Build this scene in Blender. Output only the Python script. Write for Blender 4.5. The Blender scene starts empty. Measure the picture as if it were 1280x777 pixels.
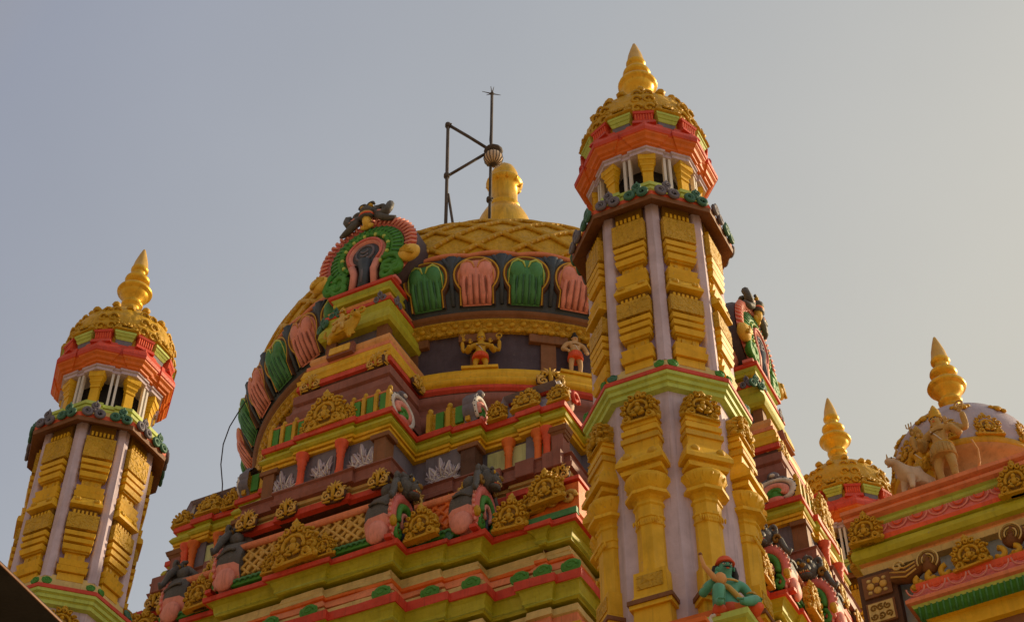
import bpy, bmesh, math, random
from mathutils import Matrix, Vector
random.seed(7)
PI = math.pi
R = math.radians
C = bpy.context.scene.collection
EYE = 1.6          # eye height of the photographer above the ground

# ------------------------------------------------------------------ materials
M = {}
def paint(name, rgb, rough=.55, metal=0.0, bump=.15, bscale=60, grime=.45, spec=.35, relief=None):
    m = bpy.data.materials.new(name); m.use_nodes = True
    nt = m.node_tree; N = nt.nodes; L = nt.links
    b = N['Principled BSDF']
    tc = N.new('ShaderNodeTexCoord'); oi = N.new('ShaderNodeObjectInfo')
    sc = N.new('ShaderNodeVectorMath'); sc.operation = 'SCALE'; sc.inputs[0].default_value = (7.3, 3.1, 5.7)
    L.new(oi.outputs['Random'], sc.inputs['Scale'])
    ad = N.new('ShaderNodeVectorMath'); ad.operation = 'ADD'
    L.new(tc.outputs['Object'], ad.inputs[0]); L.new(sc.outputs['Vector'], ad.inputs[1])
    n1 = N.new('ShaderNodeTexNoise'); n1.inputs['Scale'].default_value = 5; n1.inputs['Detail'].default_value = 8; n1.inputs['Roughness'].default_value = .65
    L.new(ad.outputs[0], n1.inputs['Vector'])
    mp = N.new('ShaderNodeMapping'); mp.inputs['Scale'].default_value = (16, 16, 1.6); L.new(ad.outputs[0], mp.inputs['Vector'])
    n2 = N.new('ShaderNodeTexNoise'); n2.inputs['Scale'].default_value = 1; n2.inputs['Detail'].default_value = 5; L.new(mp.outputs[0], n2.inputs['Vector'])
    r1 = N.new('ShaderNodeMapRange'); r1.inputs[1].default_value = .38; r1.inputs[2].default_value = .72; L.new(n1.outputs['Fac'], r1.inputs[0])
    r2 = N.new('ShaderNodeMapRange'); r2.inputs[1].default_value = .5; r2.inputs[2].default_value = .78; L.new(n2.outputs['Fac'], r2.inputs[0])
    c = Vector(rgb)
    grey = sum(rgb) / 3
    dark = c * .52 + Vector((.02, .017, .013)) * .6
    lite = Vector([min(.9, x * 1.12 + .012) for x in rgb])
    dust = c * .72 + Vector((.30, .24, .17)) * .28
    mx = N.new('ShaderNodeMix'); mx.data_type = 'RGBA'
    mx.inputs[6].default_value = (*lite, 1); mx.inputs[7].default_value = (*(c * .86), 1); L.new(r1.outputs[0], mx.inputs[0])
    mx2 = N.new('ShaderNodeMix'); mx2.data_type = 'RGBA'; L.new(mx.outputs[2], mx2.inputs[6]); mx2.inputs[7].default_value = (*dark, 1)
    g = N.new('ShaderNodeMath'); g.operation = 'MULTIPLY'; g.inputs[1].default_value = grime; L.new(r2.outputs[0], g.inputs[0]); L.new(g.outputs[0], mx2.inputs[0])
    # flaked spots where the paint has come off the plaster, rain marks with a sharper edge
    nc = N.new('ShaderNodeTexNoise'); nc.inputs['Scale'].default_value = 23; nc.inputs['Detail'].default_value = 6; nc.inputs['Roughness'].default_value = .7; L.new(ad.outputs[0], nc.inputs['Vector'])
    rc = N.new('ShaderNodeMapRange'); rc.inputs[1].default_value = .655; rc.inputs[2].default_value = .68; rc.inputs[4].default_value = .55; L.new(nc.outputs['Fac'], rc.inputs[0])
    mp4 = N.new('ShaderNodeMapping'); mp4.inputs['Scale'].default_value = (34, 34, 2.2); L.new(ad.outputs[0], mp4.inputs['Vector'])
    n4 = N.new('ShaderNodeTexNoise'); n4.inputs['Scale'].default_value = 1; n4.inputs['Detail'].default_value = 7; L.new(mp4.outputs[0], n4.inputs['Vector'])
    r4 = N.new('ShaderNodeMapRange'); r4.inputs[1].default_value = .58; r4.inputs[2].default_value = .70; r4.inputs[4].default_value = grime * .7; L.new(n4.outputs['Fac'], r4.inputs[0])
    mxc = N.new('ShaderNodeMix'); mxc.data_type = 'RGBA'; L.new(rc.outputs[0], mxc.inputs[0]); L.new(mx2.outputs[2], mxc.inputs[6]); mxc.inputs[7].default_value = (*(c * .35 + Vector((.36, .31, .25)) * .55), 1)
    mxd = N.new('ShaderNodeMix'); mxd.data_type = 'RGBA'; L.new(r4.outputs[0], mxd.inputs[0]); L.new(mxc.outputs[2], mxd.inputs[6]); mxd.inputs[7].default_value = (*(c * .40 + Vector((.012, .010, .008))), 1)
    mx2 = mxd
    # dust lying on surfaces that face up
    ge = N.new('ShaderNodeNewGeometry'); sx = N.new('ShaderNodeSeparateXYZ'); L.new(ge.outputs['Normal'], sx.inputs[0])
    r3 = N.new('ShaderNodeMapRange'); r3.inputs[1].default_value = .45; r3.inputs[2].default_value = 1; r3.inputs[4].default_value = .6; L.new(sx.outputs['Z'], r3.inputs[0])
    mx3 = N.new('ShaderNodeMix'); mx3.data_type = 'RGBA'; L.new(r3.outputs[0], mx3.inputs[0]); L.new(mx2.outputs[2], mx3.inputs[6]); mx3.inputs[7].default_value = (*dust, 1)
    L.new(mx3.outputs[2], b.inputs['Base Color'])
    rr = N.new('ShaderNodeMapRange'); rr.inputs[3].default_value = max(.05, rough - .1); rr.inputs[4].default_value = min(1, rough + .18); L.new(n1.outputs['Fac'], rr.inputs[0]); L.new(rr.outputs[0], b.inputs['Roughness'])
    b.inputs['Metallic'].default_value = metal
    b.inputs['Specular IOR Level'].default_value = spec
    n3 = N.new('ShaderNodeTexNoise'); n3.inputs['Scale'].default_value = bscale; n3.inputs['Detail'].default_value = 4; L.new(ad.outputs[0], n3.inputs['Vector'])
    bp = N.new('ShaderNodeBump'); bp.inputs['Strength'].default_value = bump; bp.inputs['Distance'].default_value = .02; hm = N.new('ShaderNodeMath'); hm.operation = 'MULTIPLY_ADD'; hm.inputs[1].default_value = 1.6; L.new(n1.outputs['Fac'], hm.inputs[0]); L.new(n3.outputs['Fac'], hm.inputs[2]); L.new(hm.outputs[0], bp.inputs['Height'])
    if relief:      # moulded stucco ornament: curled lobes in low relief
        v = N.new('ShaderNodeTexVoronoi'); v.inputs['Scale'].default_value = relief; v.feature = 'SMOOTH_F1'
        wn = N.new('ShaderNodeTexNoise'); wn.inputs['Scale'].default_value = relief * .6; L.new(ad.outputs[0], wn.inputs['Vector'])
        av = N.new('ShaderNodeMix'); av.data_type = 'VECTOR'; av.inputs[0].default_value = .12; L.new(ad.outputs[0], av.inputs[4]); L.new(wn.outputs['Color'], av.inputs[5])
        L.new(av.outputs[1], v.inputs['Vector'])
        b2 = N.new('ShaderNodeBump'); b2.inputs['Strength'].default_value = .75; b2.inputs['Distance'].default_value = .03
        L.new(v.outputs['Distance'], b2.inputs['Height']); L.new(bp.outputs[0], b2.inputs['Normal']); L.new(b2.outputs[0], b.inputs['Normal'])
    else:
        L.new(bp.outputs[0], b.inputs['Normal'])
    M[name] = m
    return m

paint('gold', (.60, .335, .005), .48, bump=.3, bscale=45)
paint('gold_relief', (.60, .335, .005), .5, bump=.25, relief=16)
paint('gold_fine', (.58, .32, .005), .5, bump=.3, relief=30)
paint('gold_dark', (.24, .12, .004), .6)
paint('gold_bright', (.80, .45, .03), .32, metal=.5, bump=.16, bscale=14, grime=.6)
paint('gold_pale', (.66, .40, .08), .42, metal=.1, bump=.12)
paint('yellow', (.76, .43, .004), .5)
paint('lavender', (.58, .46, .53), .6, bump=.14, grime=.5)
paint('lavender_grey', (.46, .40, .47), .6, grime=.4)
paint('violet', (.34, .25, .42), .6)
paint('olive', (.47, .43, .014), .5, grime=.4)
paint('light_green', (.50, .60, .11), .5)
paint('green', (.06, .26, .025), .5)
paint('leaf_green', (.06, .24, .075), .5)
paint('jade', (.05, .16, .10), .5)
paint('red', (.62, .055, .022), .5)
paint('vermilion', (.78, .10, .025), .5)
paint('orange', (.74, .155, .010), .5, grime=.35)
paint('salmon', (.76, .24, .10), .5)
paint('pink', (.72, .17, .14), .5)
paint('pink_petal', (.78, .29, .22), .5)
paint('maroon', (.27, .09, .06), .55)
paint('brown', (.22, .085, .025), .6)
paint('dark_brown', (.09, .035, .015), .6)
paint('purple_wall', (.075, .048, .06), .6)
paint('slate', (.16, .14, .17), .6)
paint('peach', (.74, .34, .10), .5)
paint('cream', (.66, .48, .17), .55)
paint('white', (.70, .64, .58), .55)
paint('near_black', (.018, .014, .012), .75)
paint('lion_grey', (.095, .088, .080), .5, bump=.5, bscale=30)
paint('charcoal_blue', (.05, .065, .085), .5)
paint('teal_skin', (.10, .38, .25), .42, bump=.06)
paint('stone', (.52, .33, .10), .6, relief=14)
paint('stone_plain', (.62, .46, .32), .6)
paint('ochre', (.56, .34, .15), .6, grime=.5)
paint('blue_grey', (.33, .37, .38), .65)
paint('mint', (.50, .52, .22), .55)
paint('iron', (.075, .055, .045), .65, bump=.4)
paint('wire', (.03, .022, .02), .6)
paint('pale_yellow', (.80, .48, .06), .5)
paint('ground', (.38, .28, .16), .9, bump=.5, bscale=9, grime=.3)
paint('plaster', (.52, .38, .20), .8)

# ------------------------------------------------------------------ mesh builder
class MB:
    def __init__(s):
        s.v = []; s.f = []; s.mi = []; s.sm = []; s.names = []; s.x = Matrix()
    def mid(s, name):
        if name not in s.names: s.names.append(name)
        return s.names.index(name)
    def add(s, vs, fs, mat, smooth=True):
        o = len(s.v); x = s.x
        s.v += [tuple(x @ Vector(p)) for p in vs]
        if isinstance(mat, str): k = s.mid(mat); ms = [k] * len(fs)
        else: ms = [s.mid(q) for q in mat]
        for f, k in zip(fs, ms):
            s.f.append([i + o for i in f]); s.mi.append(k); s.sm.append(smooth)
    def box(s, c, d, mat, taper=1.0):
        x, y, z = c; a, b, h = d[0] / 2, d[1] / 2, d[2] / 2; t = taper
        e = min(a, b, h) * .12
        vs = []
        for zz, g in ((-h, -e), (-h + e, 0), (h - e, 0), (h, -e)):
            k = t if zz > 0 else 1
            for sx, sy in ((-1, -1), (1, -1), (1, 1), (-1, 1)):
                vs.append((x + sx * (a * k + g), y + sy * (b * k + g), z + zz))
        fs = [(3, 2, 1, 0), (12, 13, 14, 15)]
        for r in range(3):
            for i in range(4): fs.append((r * 4 + i, r * 4 + (i + 1) % 4, r * 4 + 4 + (i + 1) % 4, r * 4 + 4 + i))
        s.add(vs, fs, mat, False)
    def stack(s, rows, mat, y0=0.0, x0=0.0):
        """moulded blocks against a wall (wall plane y=y0, front -y); rows (z_low, z_high, half_low, half_high, proj_low, proj_high[, mat])"""
        for r in rows:
            za, zb, ha, hb, pa, pb = r[:6]; m = r[6] if len(r) > 6 else mat
            vs = [(x0 - ha, y0, za), (x0 - ha, y0 - pa, za), (x0 + ha, y0 - pa, za), (x0 + ha, y0, za), (x0 - hb, y0, zb), (x0 - hb, y0 - pb, zb), (x0 + hb, y0 - pb, zb), (x0 + hb, y0, zb)]
            s.add(vs, [(0, 1, 2, 3), (7, 6, 5, 4), (0, 4, 5, 1), (1, 5, 6, 2), (2, 6, 7, 3)], m, False)
    def lathe(s, prof, seg, mat=None, phase=0.0, c=(0, 0, 0), smooth=True, a0=0.0, a1=2 * PI):
        """prof rows (r, z[, mat of the band up to the next row])"""
        full = abs(a1 - a0) > 2 * PI - 1e-4; n = seg if full else seg + 1
        vs = []
        for row in prof:
            for i in range(n):
                a = a0 + (a1 - a0) * i / seg + phase
                vs.append((c[0] + row[0] * math.sin(a), c[1] - row[0] * math.cos(a), c[2] + row[1]))
        fs = []; ms = []
        for j in range(len(prof) - 1):
            m = prof[j][2] if len(prof[j]) > 2 else mat
            for i in range(seg):
                k = (i + 1) % n
                fs.append((j * n + i, j * n + k, (j + 1) * n + k, (j + 1) * n + i)); ms.append(m)
        s.add(vs, fs, ms, smooth)
        if full:
            for j in (0, len(prof) - 1):
                if prof[j][0] > .002:
                    m = prof[min(j, len(prof) - 2)]; m = m[2] if len(m) > 2 else mat
                    s.add([vs[j * n + i] for i in range(n)], [tuple(range(n))], m, False)
    def sweep(s, poly, prof, caps=True, smooth=False, wob=0.0):
        """poly CCW [(x,y)], prof rows (off, z, mat of the band up to the next row): a mitred moulding round a plan"""
        if wob:
            P2_ = []
            for i in range(len(poly)):
                p, q = Vector(poly[i]), Vector(poly[(i + 1) % len(poly)]); k = max(1, min(40, round((q - p).length / .22)))
                P2_ += [tuple(p.lerp(q, j / k)) for j in range(k)]
            poly = P2_
        n = len(poly); vs = []; rw = random.Random(len(poly))
        nor = []
        for i in range(n):
            p, q = Vector(poly[i]), Vector(poly[(i + 1) % n]); d = (q - p).normalized(); nor.append(Vector((d.y, -d.x)))
        mit = []
        for i in range(n):
            a, b = nor[i - 1], nor[i]; k = 1 + a.dot(b); mit.append((a + b) / max(k, .3))
        for row in prof:
            ph = rw.uniform(0, 6)
            for i in range(n):
                w_ = wob * (math.sin(i * .9 + ph) * .5 + rw.uniform(-.5, .5)); o_ = row[0] + w_
                vs.append((poly[i][0] + mit[i].x * o_, poly[i][1] + mit[i].y * o_, row[1] + wob * .45 * (math.sin(i * .7 + ph) + rw.uniform(-.3, .3)) * .6))
        fs = []; ms = []
        for j in range(len(prof) - 1):
            for i in range(n):
                k = (i + 1) % n
                fs.append((j * n + i, j * n + k, (j + 1) * n + k, (j + 1) * n + i)); ms.append(prof[j][2])
        s.add(vs, fs, ms, smooth)
        if caps:
            s.add(vs[:n], [tuple(range(n))[::-1]], prof[0][2], False); s.add(vs[-n:], [tuple(range(n))], prof[-2][2], False)
    def tube(s, pts, r, mat, seg=7, closed=False, flat=1.0):
        P = [Vector(p) for p in pts]; n = len(P)
        rs = r if isinstance(r, (list, tuple)) else [r] * n
        vs = []; up = None
        for i in range(n):
            t = (P[(i + 1) % n] - P[i - 1]) if closed else (P[min(i + 1, n - 1)] - P[max(i - 1, 0)])
            if t.length < 1e-9: t = Vector((0, 0, 1))
            t.normalize()
            if up is None: up = t.orthogonal().normalized()
            up = (up - t * up.dot(t)); up = up.normalized() if up.length > 1e-6 else t.orthogonal().normalized()
            w = t.cross(up)
            for k in range(seg):
                a = 2 * PI * k / seg; vs.append(tuple(P[i] + (up * math.cos(a) + w * math.sin(a)) * rs[i]))
        fs = []
        for i in range(n if closed else n - 1):
            j = (i + 1) % n
            for k in range(seg): fs.append((i * seg + k, i * seg + (k + 1) % seg, j * seg + (k + 1) % seg, j * seg + k))
        if not closed: fs += [tuple(range(seg))[::-1], tuple((n - 1) * seg + k for k in range(seg))]
        s.add(vs, fs, mat)
    def blob(s, c, r, mat, seg=10, rings=6):
        if not isinstance(r, (list, tuple)): r = (r, r, r)
        vs = [(c[0], c[1], c[2] - r[2])]
        for j in range(1, rings):
            t = -PI / 2 + PI * j / rings
            for i in range(seg):
                a = 2 * PI * i / seg; vs.append((c[0] + r[0] * math.cos(t) * math.cos(a), c[1] + r[1] * math.cos(t) * math.sin(a), c[2] + r[2] * math.sin(t)))
        vs.append((c[0], c[1], c[2] + r[2])); fs = []; e = len(vs) - 1
        for i in range(seg):
            k = (i + 1) % seg; fs.append((0, 1 + k, 1 + i)); fs.append((e, 1 + (rings - 2) * seg + i, 1 + (rings - 2) * seg + k))
            for j in range(rings - 2): fs.append((1 + j * seg + i, 1 + j * seg + k, 1 + (j + 1) * seg + k, 1 + (j + 1) * seg + i))
        s.add(vs, fs, mat)
    def plaque(s, out, y0, y1, mat, bev=.15, side=None):
        """2D outline [(x,z)] extruded from y0 (back) to y1 (front, smaller y), front edge chamfered towards the centroid"""
        n = len(out); cx = sum(p[0] for p in out) / n; cz = sum(p[1] for p in out) / n
        vs = [(x, y0, z) for x, z in out] + [(x, y1 + (y0 - y1) * .35, z) for x, z in out] + [(x + (cx - x) * bev, y1, z + (cz - z) * bev) for x, z in out] + [(cx, y1, cz)]
        fs = []; ms = []
        for r in range(2):
            for i in range(n): fs.append((r * n + i, r * n + (i + 1) % n, (r + 1) * n + (i + 1) % n, (r + 1) * n + i)); ms.append((side or mat) if r == 0 else mat)
        for i in range(n): fs.append((2 * n + i, 2 * n + (i + 1) % n, 3 * n)); ms.append(mat)
        s.add(vs, fs, ms, False)
    def mesh(s, name):
        me = bpy.data.meshes.new(name); me.from_pydata(s.v, [], s.f)
        for nm in s.names: me.materials.append(M[nm])
        me.polygons.foreach_set('material_index', s.mi); me.polygons.foreach_set('use_smooth', s.sm)
        me.update()
        bm = bmesh.new(); bm.from_mesh(me); bmesh.ops.recalc_face_normals(bm, faces=bm.faces); bm.to_mesh(me); bm.free()
        return me

def arc(cx, cz, r, a0, a1, n, y=0.0, rz=None):
    return [(cx + r * math.cos(a0 + (a1 - a0) * i / n), y, cz + (rz or r) * math.sin(a0 + (a1 - a0) * i / n)) for i in range(n + 1)]
def curl(cx, cz, r, turns, a0, n=16, y=0.0, sgn=1):
    return [(cx + r * (1 - .8 * i / n) * math.cos(a0 + sgn * turns * 2 * PI * i / n), y - .02 * r * i / n, cz + r * (1 - .8 * i / n) * math.sin(a0 + sgn * turns * 2 * PI * i / n)) for i in range(n + 1)]

def link(o, parent=None, mat=None):
    C.objects.link(o)
    if parent is not None: o.parent = parent
    if mat is not None: o.matrix_local = mat
    return o
JIT = random.Random(11); KUDUS = []
def part(name, me, parent, mat=None, label=None):
    if name in ('crest', 'scroll', 'flower', 'leaf_boss', 'gable') and mat is not None:     # modelled by hand: no two quite alike
        k = JIT.uniform(.93, 1.08); mat = mat @ Matrix.Rotation(R(JIT.uniform(-5, 5)), 4, 'Y') @ S(k, 1, k * JIT.uniform(.95, 1.06))
        if KUDUS and me is KUDUS[0]: me = JIT.choice(KUDUS)
    o = bpy.data.objects.new(name, me.mesh(name) if isinstance(me, MB) else me)
    if label: o['label'] = label
    return link(o, parent, mat)
def tag(o, label, cat, group=None):
    o['label'] = label; o['category'] = cat
    if group: o['group'] = group
    return o
def thing(name, label, cat, loc, rz=0, group=None):
    o = bpy.data.objects.new(name, None); C.objects.link(o); o.location = loc; o.rotation_euler = (0, 0, rz)
    return tag(o, label, cat, group)
def single(name, mb, label, cat, loc=(0, 0, 0), rz=0, group=None):
    o = bpy.data.objects.new(name, mb.mesh(name) if isinstance(mb, MB) else mb); C.objects.link(o); o.location = loc; o.rotation_euler = (0, 0, rz)
    return tag(o, label, cat, group)
def copy_tree(o, parent=None):
    c = o.copy(); C.objects.link(c)
    if parent is not None:
        c.parent = parent; c.matrix_parent_inverse = o.matrix_parent_inverse.copy()
    for ch in list(o.children): copy_tree(ch, c)
    return c
def T(x, y, z): return Matrix.Translation((x, y, z))
def RZ(a): return Matrix.Rotation(a, 4, 'Z')
def RX(a): return Matrix.Rotation(a, 4, 'X')
def S(x, y=None, z=None): return Matrix.Diagonal((x, y or x, z or x, 1))

def skin(name, joints, edges, mat, level=2):
    """one continuous body grown round a skeleton; joints (x,y,z,r)"""
    me = bpy.data.meshes.new(name); me.from_pydata([j[:3] for j in joints], edges, []); me.update()
    o = bpy.data.objects.new(name, me); C.objects.link(o)
    md = o.modifiers.new('s', 'SKIN')
    if not me.skin_vertices:
        bm = bmesh.new(); bm.from_mesh(me); bm.verts.layers.skin.verify(); bm.to_mesh(me); bm.free()
    for i, j in enumerate(joints):
        rr = j[3] if isinstance(j[3], tuple) else (j[3], j[3])
        me.skin_vertices[0].data[i].radius = rr; me.skin_vertices[0].data[i].use_root = (i == 0)
    sd = o.modifiers.new('d', 'SUBSURF'); sd.levels = level; sd.render_levels = level
    dg = bpy.context.evaluated_depsgraph_get(); ev = o.evaluated_get(dg)
    out = bpy.data.meshes.new_from_object(ev); out.name = name
    bpy.data.objects.remove(o)
    out.materials.clear(); out.materials.append(M[mat])
    for p in out.polygons: p.use_smooth = True
    return out
def join_into(me, mb):
    """add builder geometry to a skinned body so that it stays one mesh"""
    other = mb.mesh('tmp'); base = len(me.materials)
    for m in other.materials: me.materials.append(m)
    bm = bmesh.new(); bm.from_mesh(me); n = len(bm.faces); bm.from_mesh(other); bm.faces.ensure_lookup_table()
    for f in bm.faces[n:]: f.material_index += base
    bm.to_mesh(me); bm.free(); bpy.data.meshes.remove(other)
    return me

# ------------------------------------------------------------------ ornaments (front = -y, base at z = 0)
def horseshoe(w, h, lobes=9, amp=.05, n=54):
    """lobed outline of a horseshoe gable: lobed arch standing on a flat foot"""
    out = []
    for i in range(n):
        a = -PI / 2 + 2 * PI * (i + .5) / n
        k = 1 + amp * abs(math.sin(lobes * (a + PI / 2) / 2)) - amp
        x = w * .5 * k * math.cos(a); z = h * .47 + h * .53 * k * math.sin(a)
        if z < 0.04 * h: z = 0.0; x *= 1.12
        out.append((x, z))
    return out
def make_kudu(gold='gold', dark='gold_dark', relief='gold_relief', seed=3):
    rnd = random.Random(seed); m = MB()
    m.plaque(horseshoe(1, .96, 11, .10), .08, -.10, relief, .16)
    # leafy curls all round the rim, unequal like hand-modelled plaster
    for i in range(11):
        a = R(-42) + R(264) * i / 10; j = rnd.uniform(.78, 1.2)
        cx, cz = .40 * math.cos(a), .46 + .40 * math.sin(a)
        m.tube(curl(cx, cz, .085 * j, 1.0, a + rnd.uniform(-.5, .5), 9, -.12 - rnd.uniform(0, .03), 1 if i < 5 else -1), .034, gold, 5)
        m.blob((.47 * math.cos(a + .1) * j, -.06, .46 + .46 * math.sin(a + .1)), (.055 * j, .05, .05), gold, 6, 4)
    m.tube(arc(0, .44, .255, R(-25), R(205), 16, -.12), [.05 + .008 * math.sin(2.4 * i) for i in range(17)], gold, 6)
    m.plaque([(x * .42, .10 + z * .62) for x, z in horseshoe(1, 1, 5, .05, 24)], -.06, -.115, dark, .1)
    m.blob((0, -.13, .56), (.075, .06, .085), gold, 7, 5); m.blob((0, -.13, .38), (.10, .07, .13), gold, 8, 5)
    for sg in (-1, 1):
        m.tube([(sg * .08, -.13, .46), (sg * .15, -.15, .36), (sg * .08, -.16, .28)], [.03, .035, .025], gold, 5)
        m.tube([(sg * .06, -.14, .30), (sg * .17, -.17, .22), (sg * .02, -.17, .17)], [.045, .045, .03], gold, 5)
        m.tube(curl(sg * .34, .13, .13, 1.2, PI / 2, 12, -.12, sg), .048, gold, 6)
        m.blob((sg * .48, -.05, .10), (.08, .06, .09), gold, 7, 5)
    m.plaque([(-.5, 0), (.5, 0), (.47, .07), (-.47, .07)], .05, -.15, gold, .03)
    m.lathe([(.13, .90), (.14, .96), (.08, 1.0), (.10, 1.05), (.10, 1.09), (.06, 1.13), (.03, 1.2), (.0, 1.25)], 8, gold, c=(0, -.03, 0))
    return m.mesh('kudu')
KUDUS += [make_kudu(seed=q) for q in (3, 8, 15, 21)]; KUDU = KUDUS[0]
def make_flower(col, dark='near_black'):
    m = MB()
    for a in (R(200), R(-20), R(90)):
        cx, cz = .28 * math.cos(a), .36 + .28 * math.sin(a)
        k = .8 if a == R(90) else 1
        m.tube(arc(cx, cz, .17 * k, 0, 2 * PI, 12, -.08)[:-1], .085 * k, col, 6, closed=True)
        m.blob((cx, -.03, cz), (.12 * k, .05, .12 * k), dark, 7, 4)
        m.tube(curl(cx, cz, .10 * k, .8, a, 7, -.13), .03, col, 5)
    m.blob((0, -.1, .36), (.1, .09, .1), col, 7, 5)
    m.tube([(0, -.05, .8), (0, -.08, .95)], [.08, .02], col, 6)
    return m.mesh('flower')
FL_P = make_flower('slate'); FL_G = make_flower('jade')
def make_leaf(col):
    m = MB(); m.blob((0, -.02, .42), (.42, .16, .42), col, 12, 7)
    m.tube(curl(.02, .42, .26, 1.1, 0, 12, -.15), .05, col, 5)
    m.tube(arc(0, .42, .40, R(150), R(390), 12, -.06), .06, col, 5)
    return m.mesh('leaf_boss')
LEAF_L = make_leaf('green'); LEAF_D = make_leaf('jade')
def make_scroll():
    """corner flourish: thick gilt curls over a dark ground"""
    m = MB(); rnd = random.Random(5)
    m.plaque(horseshoe(1.0, .86, 6, .22, 36), .06, -.06, 'dark_brown', .2)
    for sg in (-1, 1):
        m.blob((sg * .27, .0, .28), (.24, .13, .25), 'dark_brown', 9, 6)
        m.tube(curl(sg * .27, .27, .20, 1.3, PI / 2, 16, -.13, -sg), [.062 - .0018 * i for i in range(17)], 'gold_pale', 6)
        m.tube(curl(sg * .17, .60, .14, 1.0, -PI / 2, 11, -.10, sg), .05, 'gold', 6)
        m.tube(curl(sg * .42, .52, .10, .9, R(40), 9, -.06, sg), .042, 'gold_pale', 5)
        m.tube([(sg * .10, -.08, .05), (sg * .3, -.12, .02), (sg * .48, -.05, .10)], [.05, .045, .02], 'gold', 5)
        for k in range(3): m.blob((sg * (.1 + .17 * k), -.12, .12 + .1 * rnd.random()), (.05, .05, .05), 'gold_pale', 6, 4)
    m.tube([(0, -.10, .08), (0, -.15, .45), (0, -.09, .94)], [.06, .085, .02], 'gold', 6)
    for a in (-60, -32, 32, 60): m.tube([(0, -.08, .58), (.24 * math.sin(R(a)), -.12, .60 + .24 * math.cos(R(a))), (.40 * math.sin(R(a)), -.08, .6 + .36 * math.cos(R(a)))], [.05, .045, .012], 'gold_pale', 5)
    return m.mesh('scroll')
SCROLL = make_scroll()
FINIAL_PROF = [(.10, -.93), (.098, -.89), (.075, -.86), (.074, -.83), (.10, -.815), (.105, -.79), (.078, -.77), (.082, -.75), (.118, -.71), (.138, -.67), (.142, -.655), (.165, -.645), (.172, -.625), (.165, -.605), (.14, -.595), (.11, -.575), (.078, -.545), (.07, -.52), (.078, -.51), (.11, -.49), (.122, -.465), (.118, -.445), (.09, -.425), (.066, -.40), (.06, -.355), (.07, -.345), (.086, -.325), (.086, -.305), (.078, -.29), (.064, -.20), (.038, -.10), (.014, -.02), (0, 0)]
def make_finial():
    m = MB()
    rows = [(r, z, 'gold_pale' if z > -.305 else 'gold_bright') for r, z in FINIAL_PROF]
    m.lathe(rows, 28)
    return m.mesh('finial')
FINIAL = make_finial()

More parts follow.
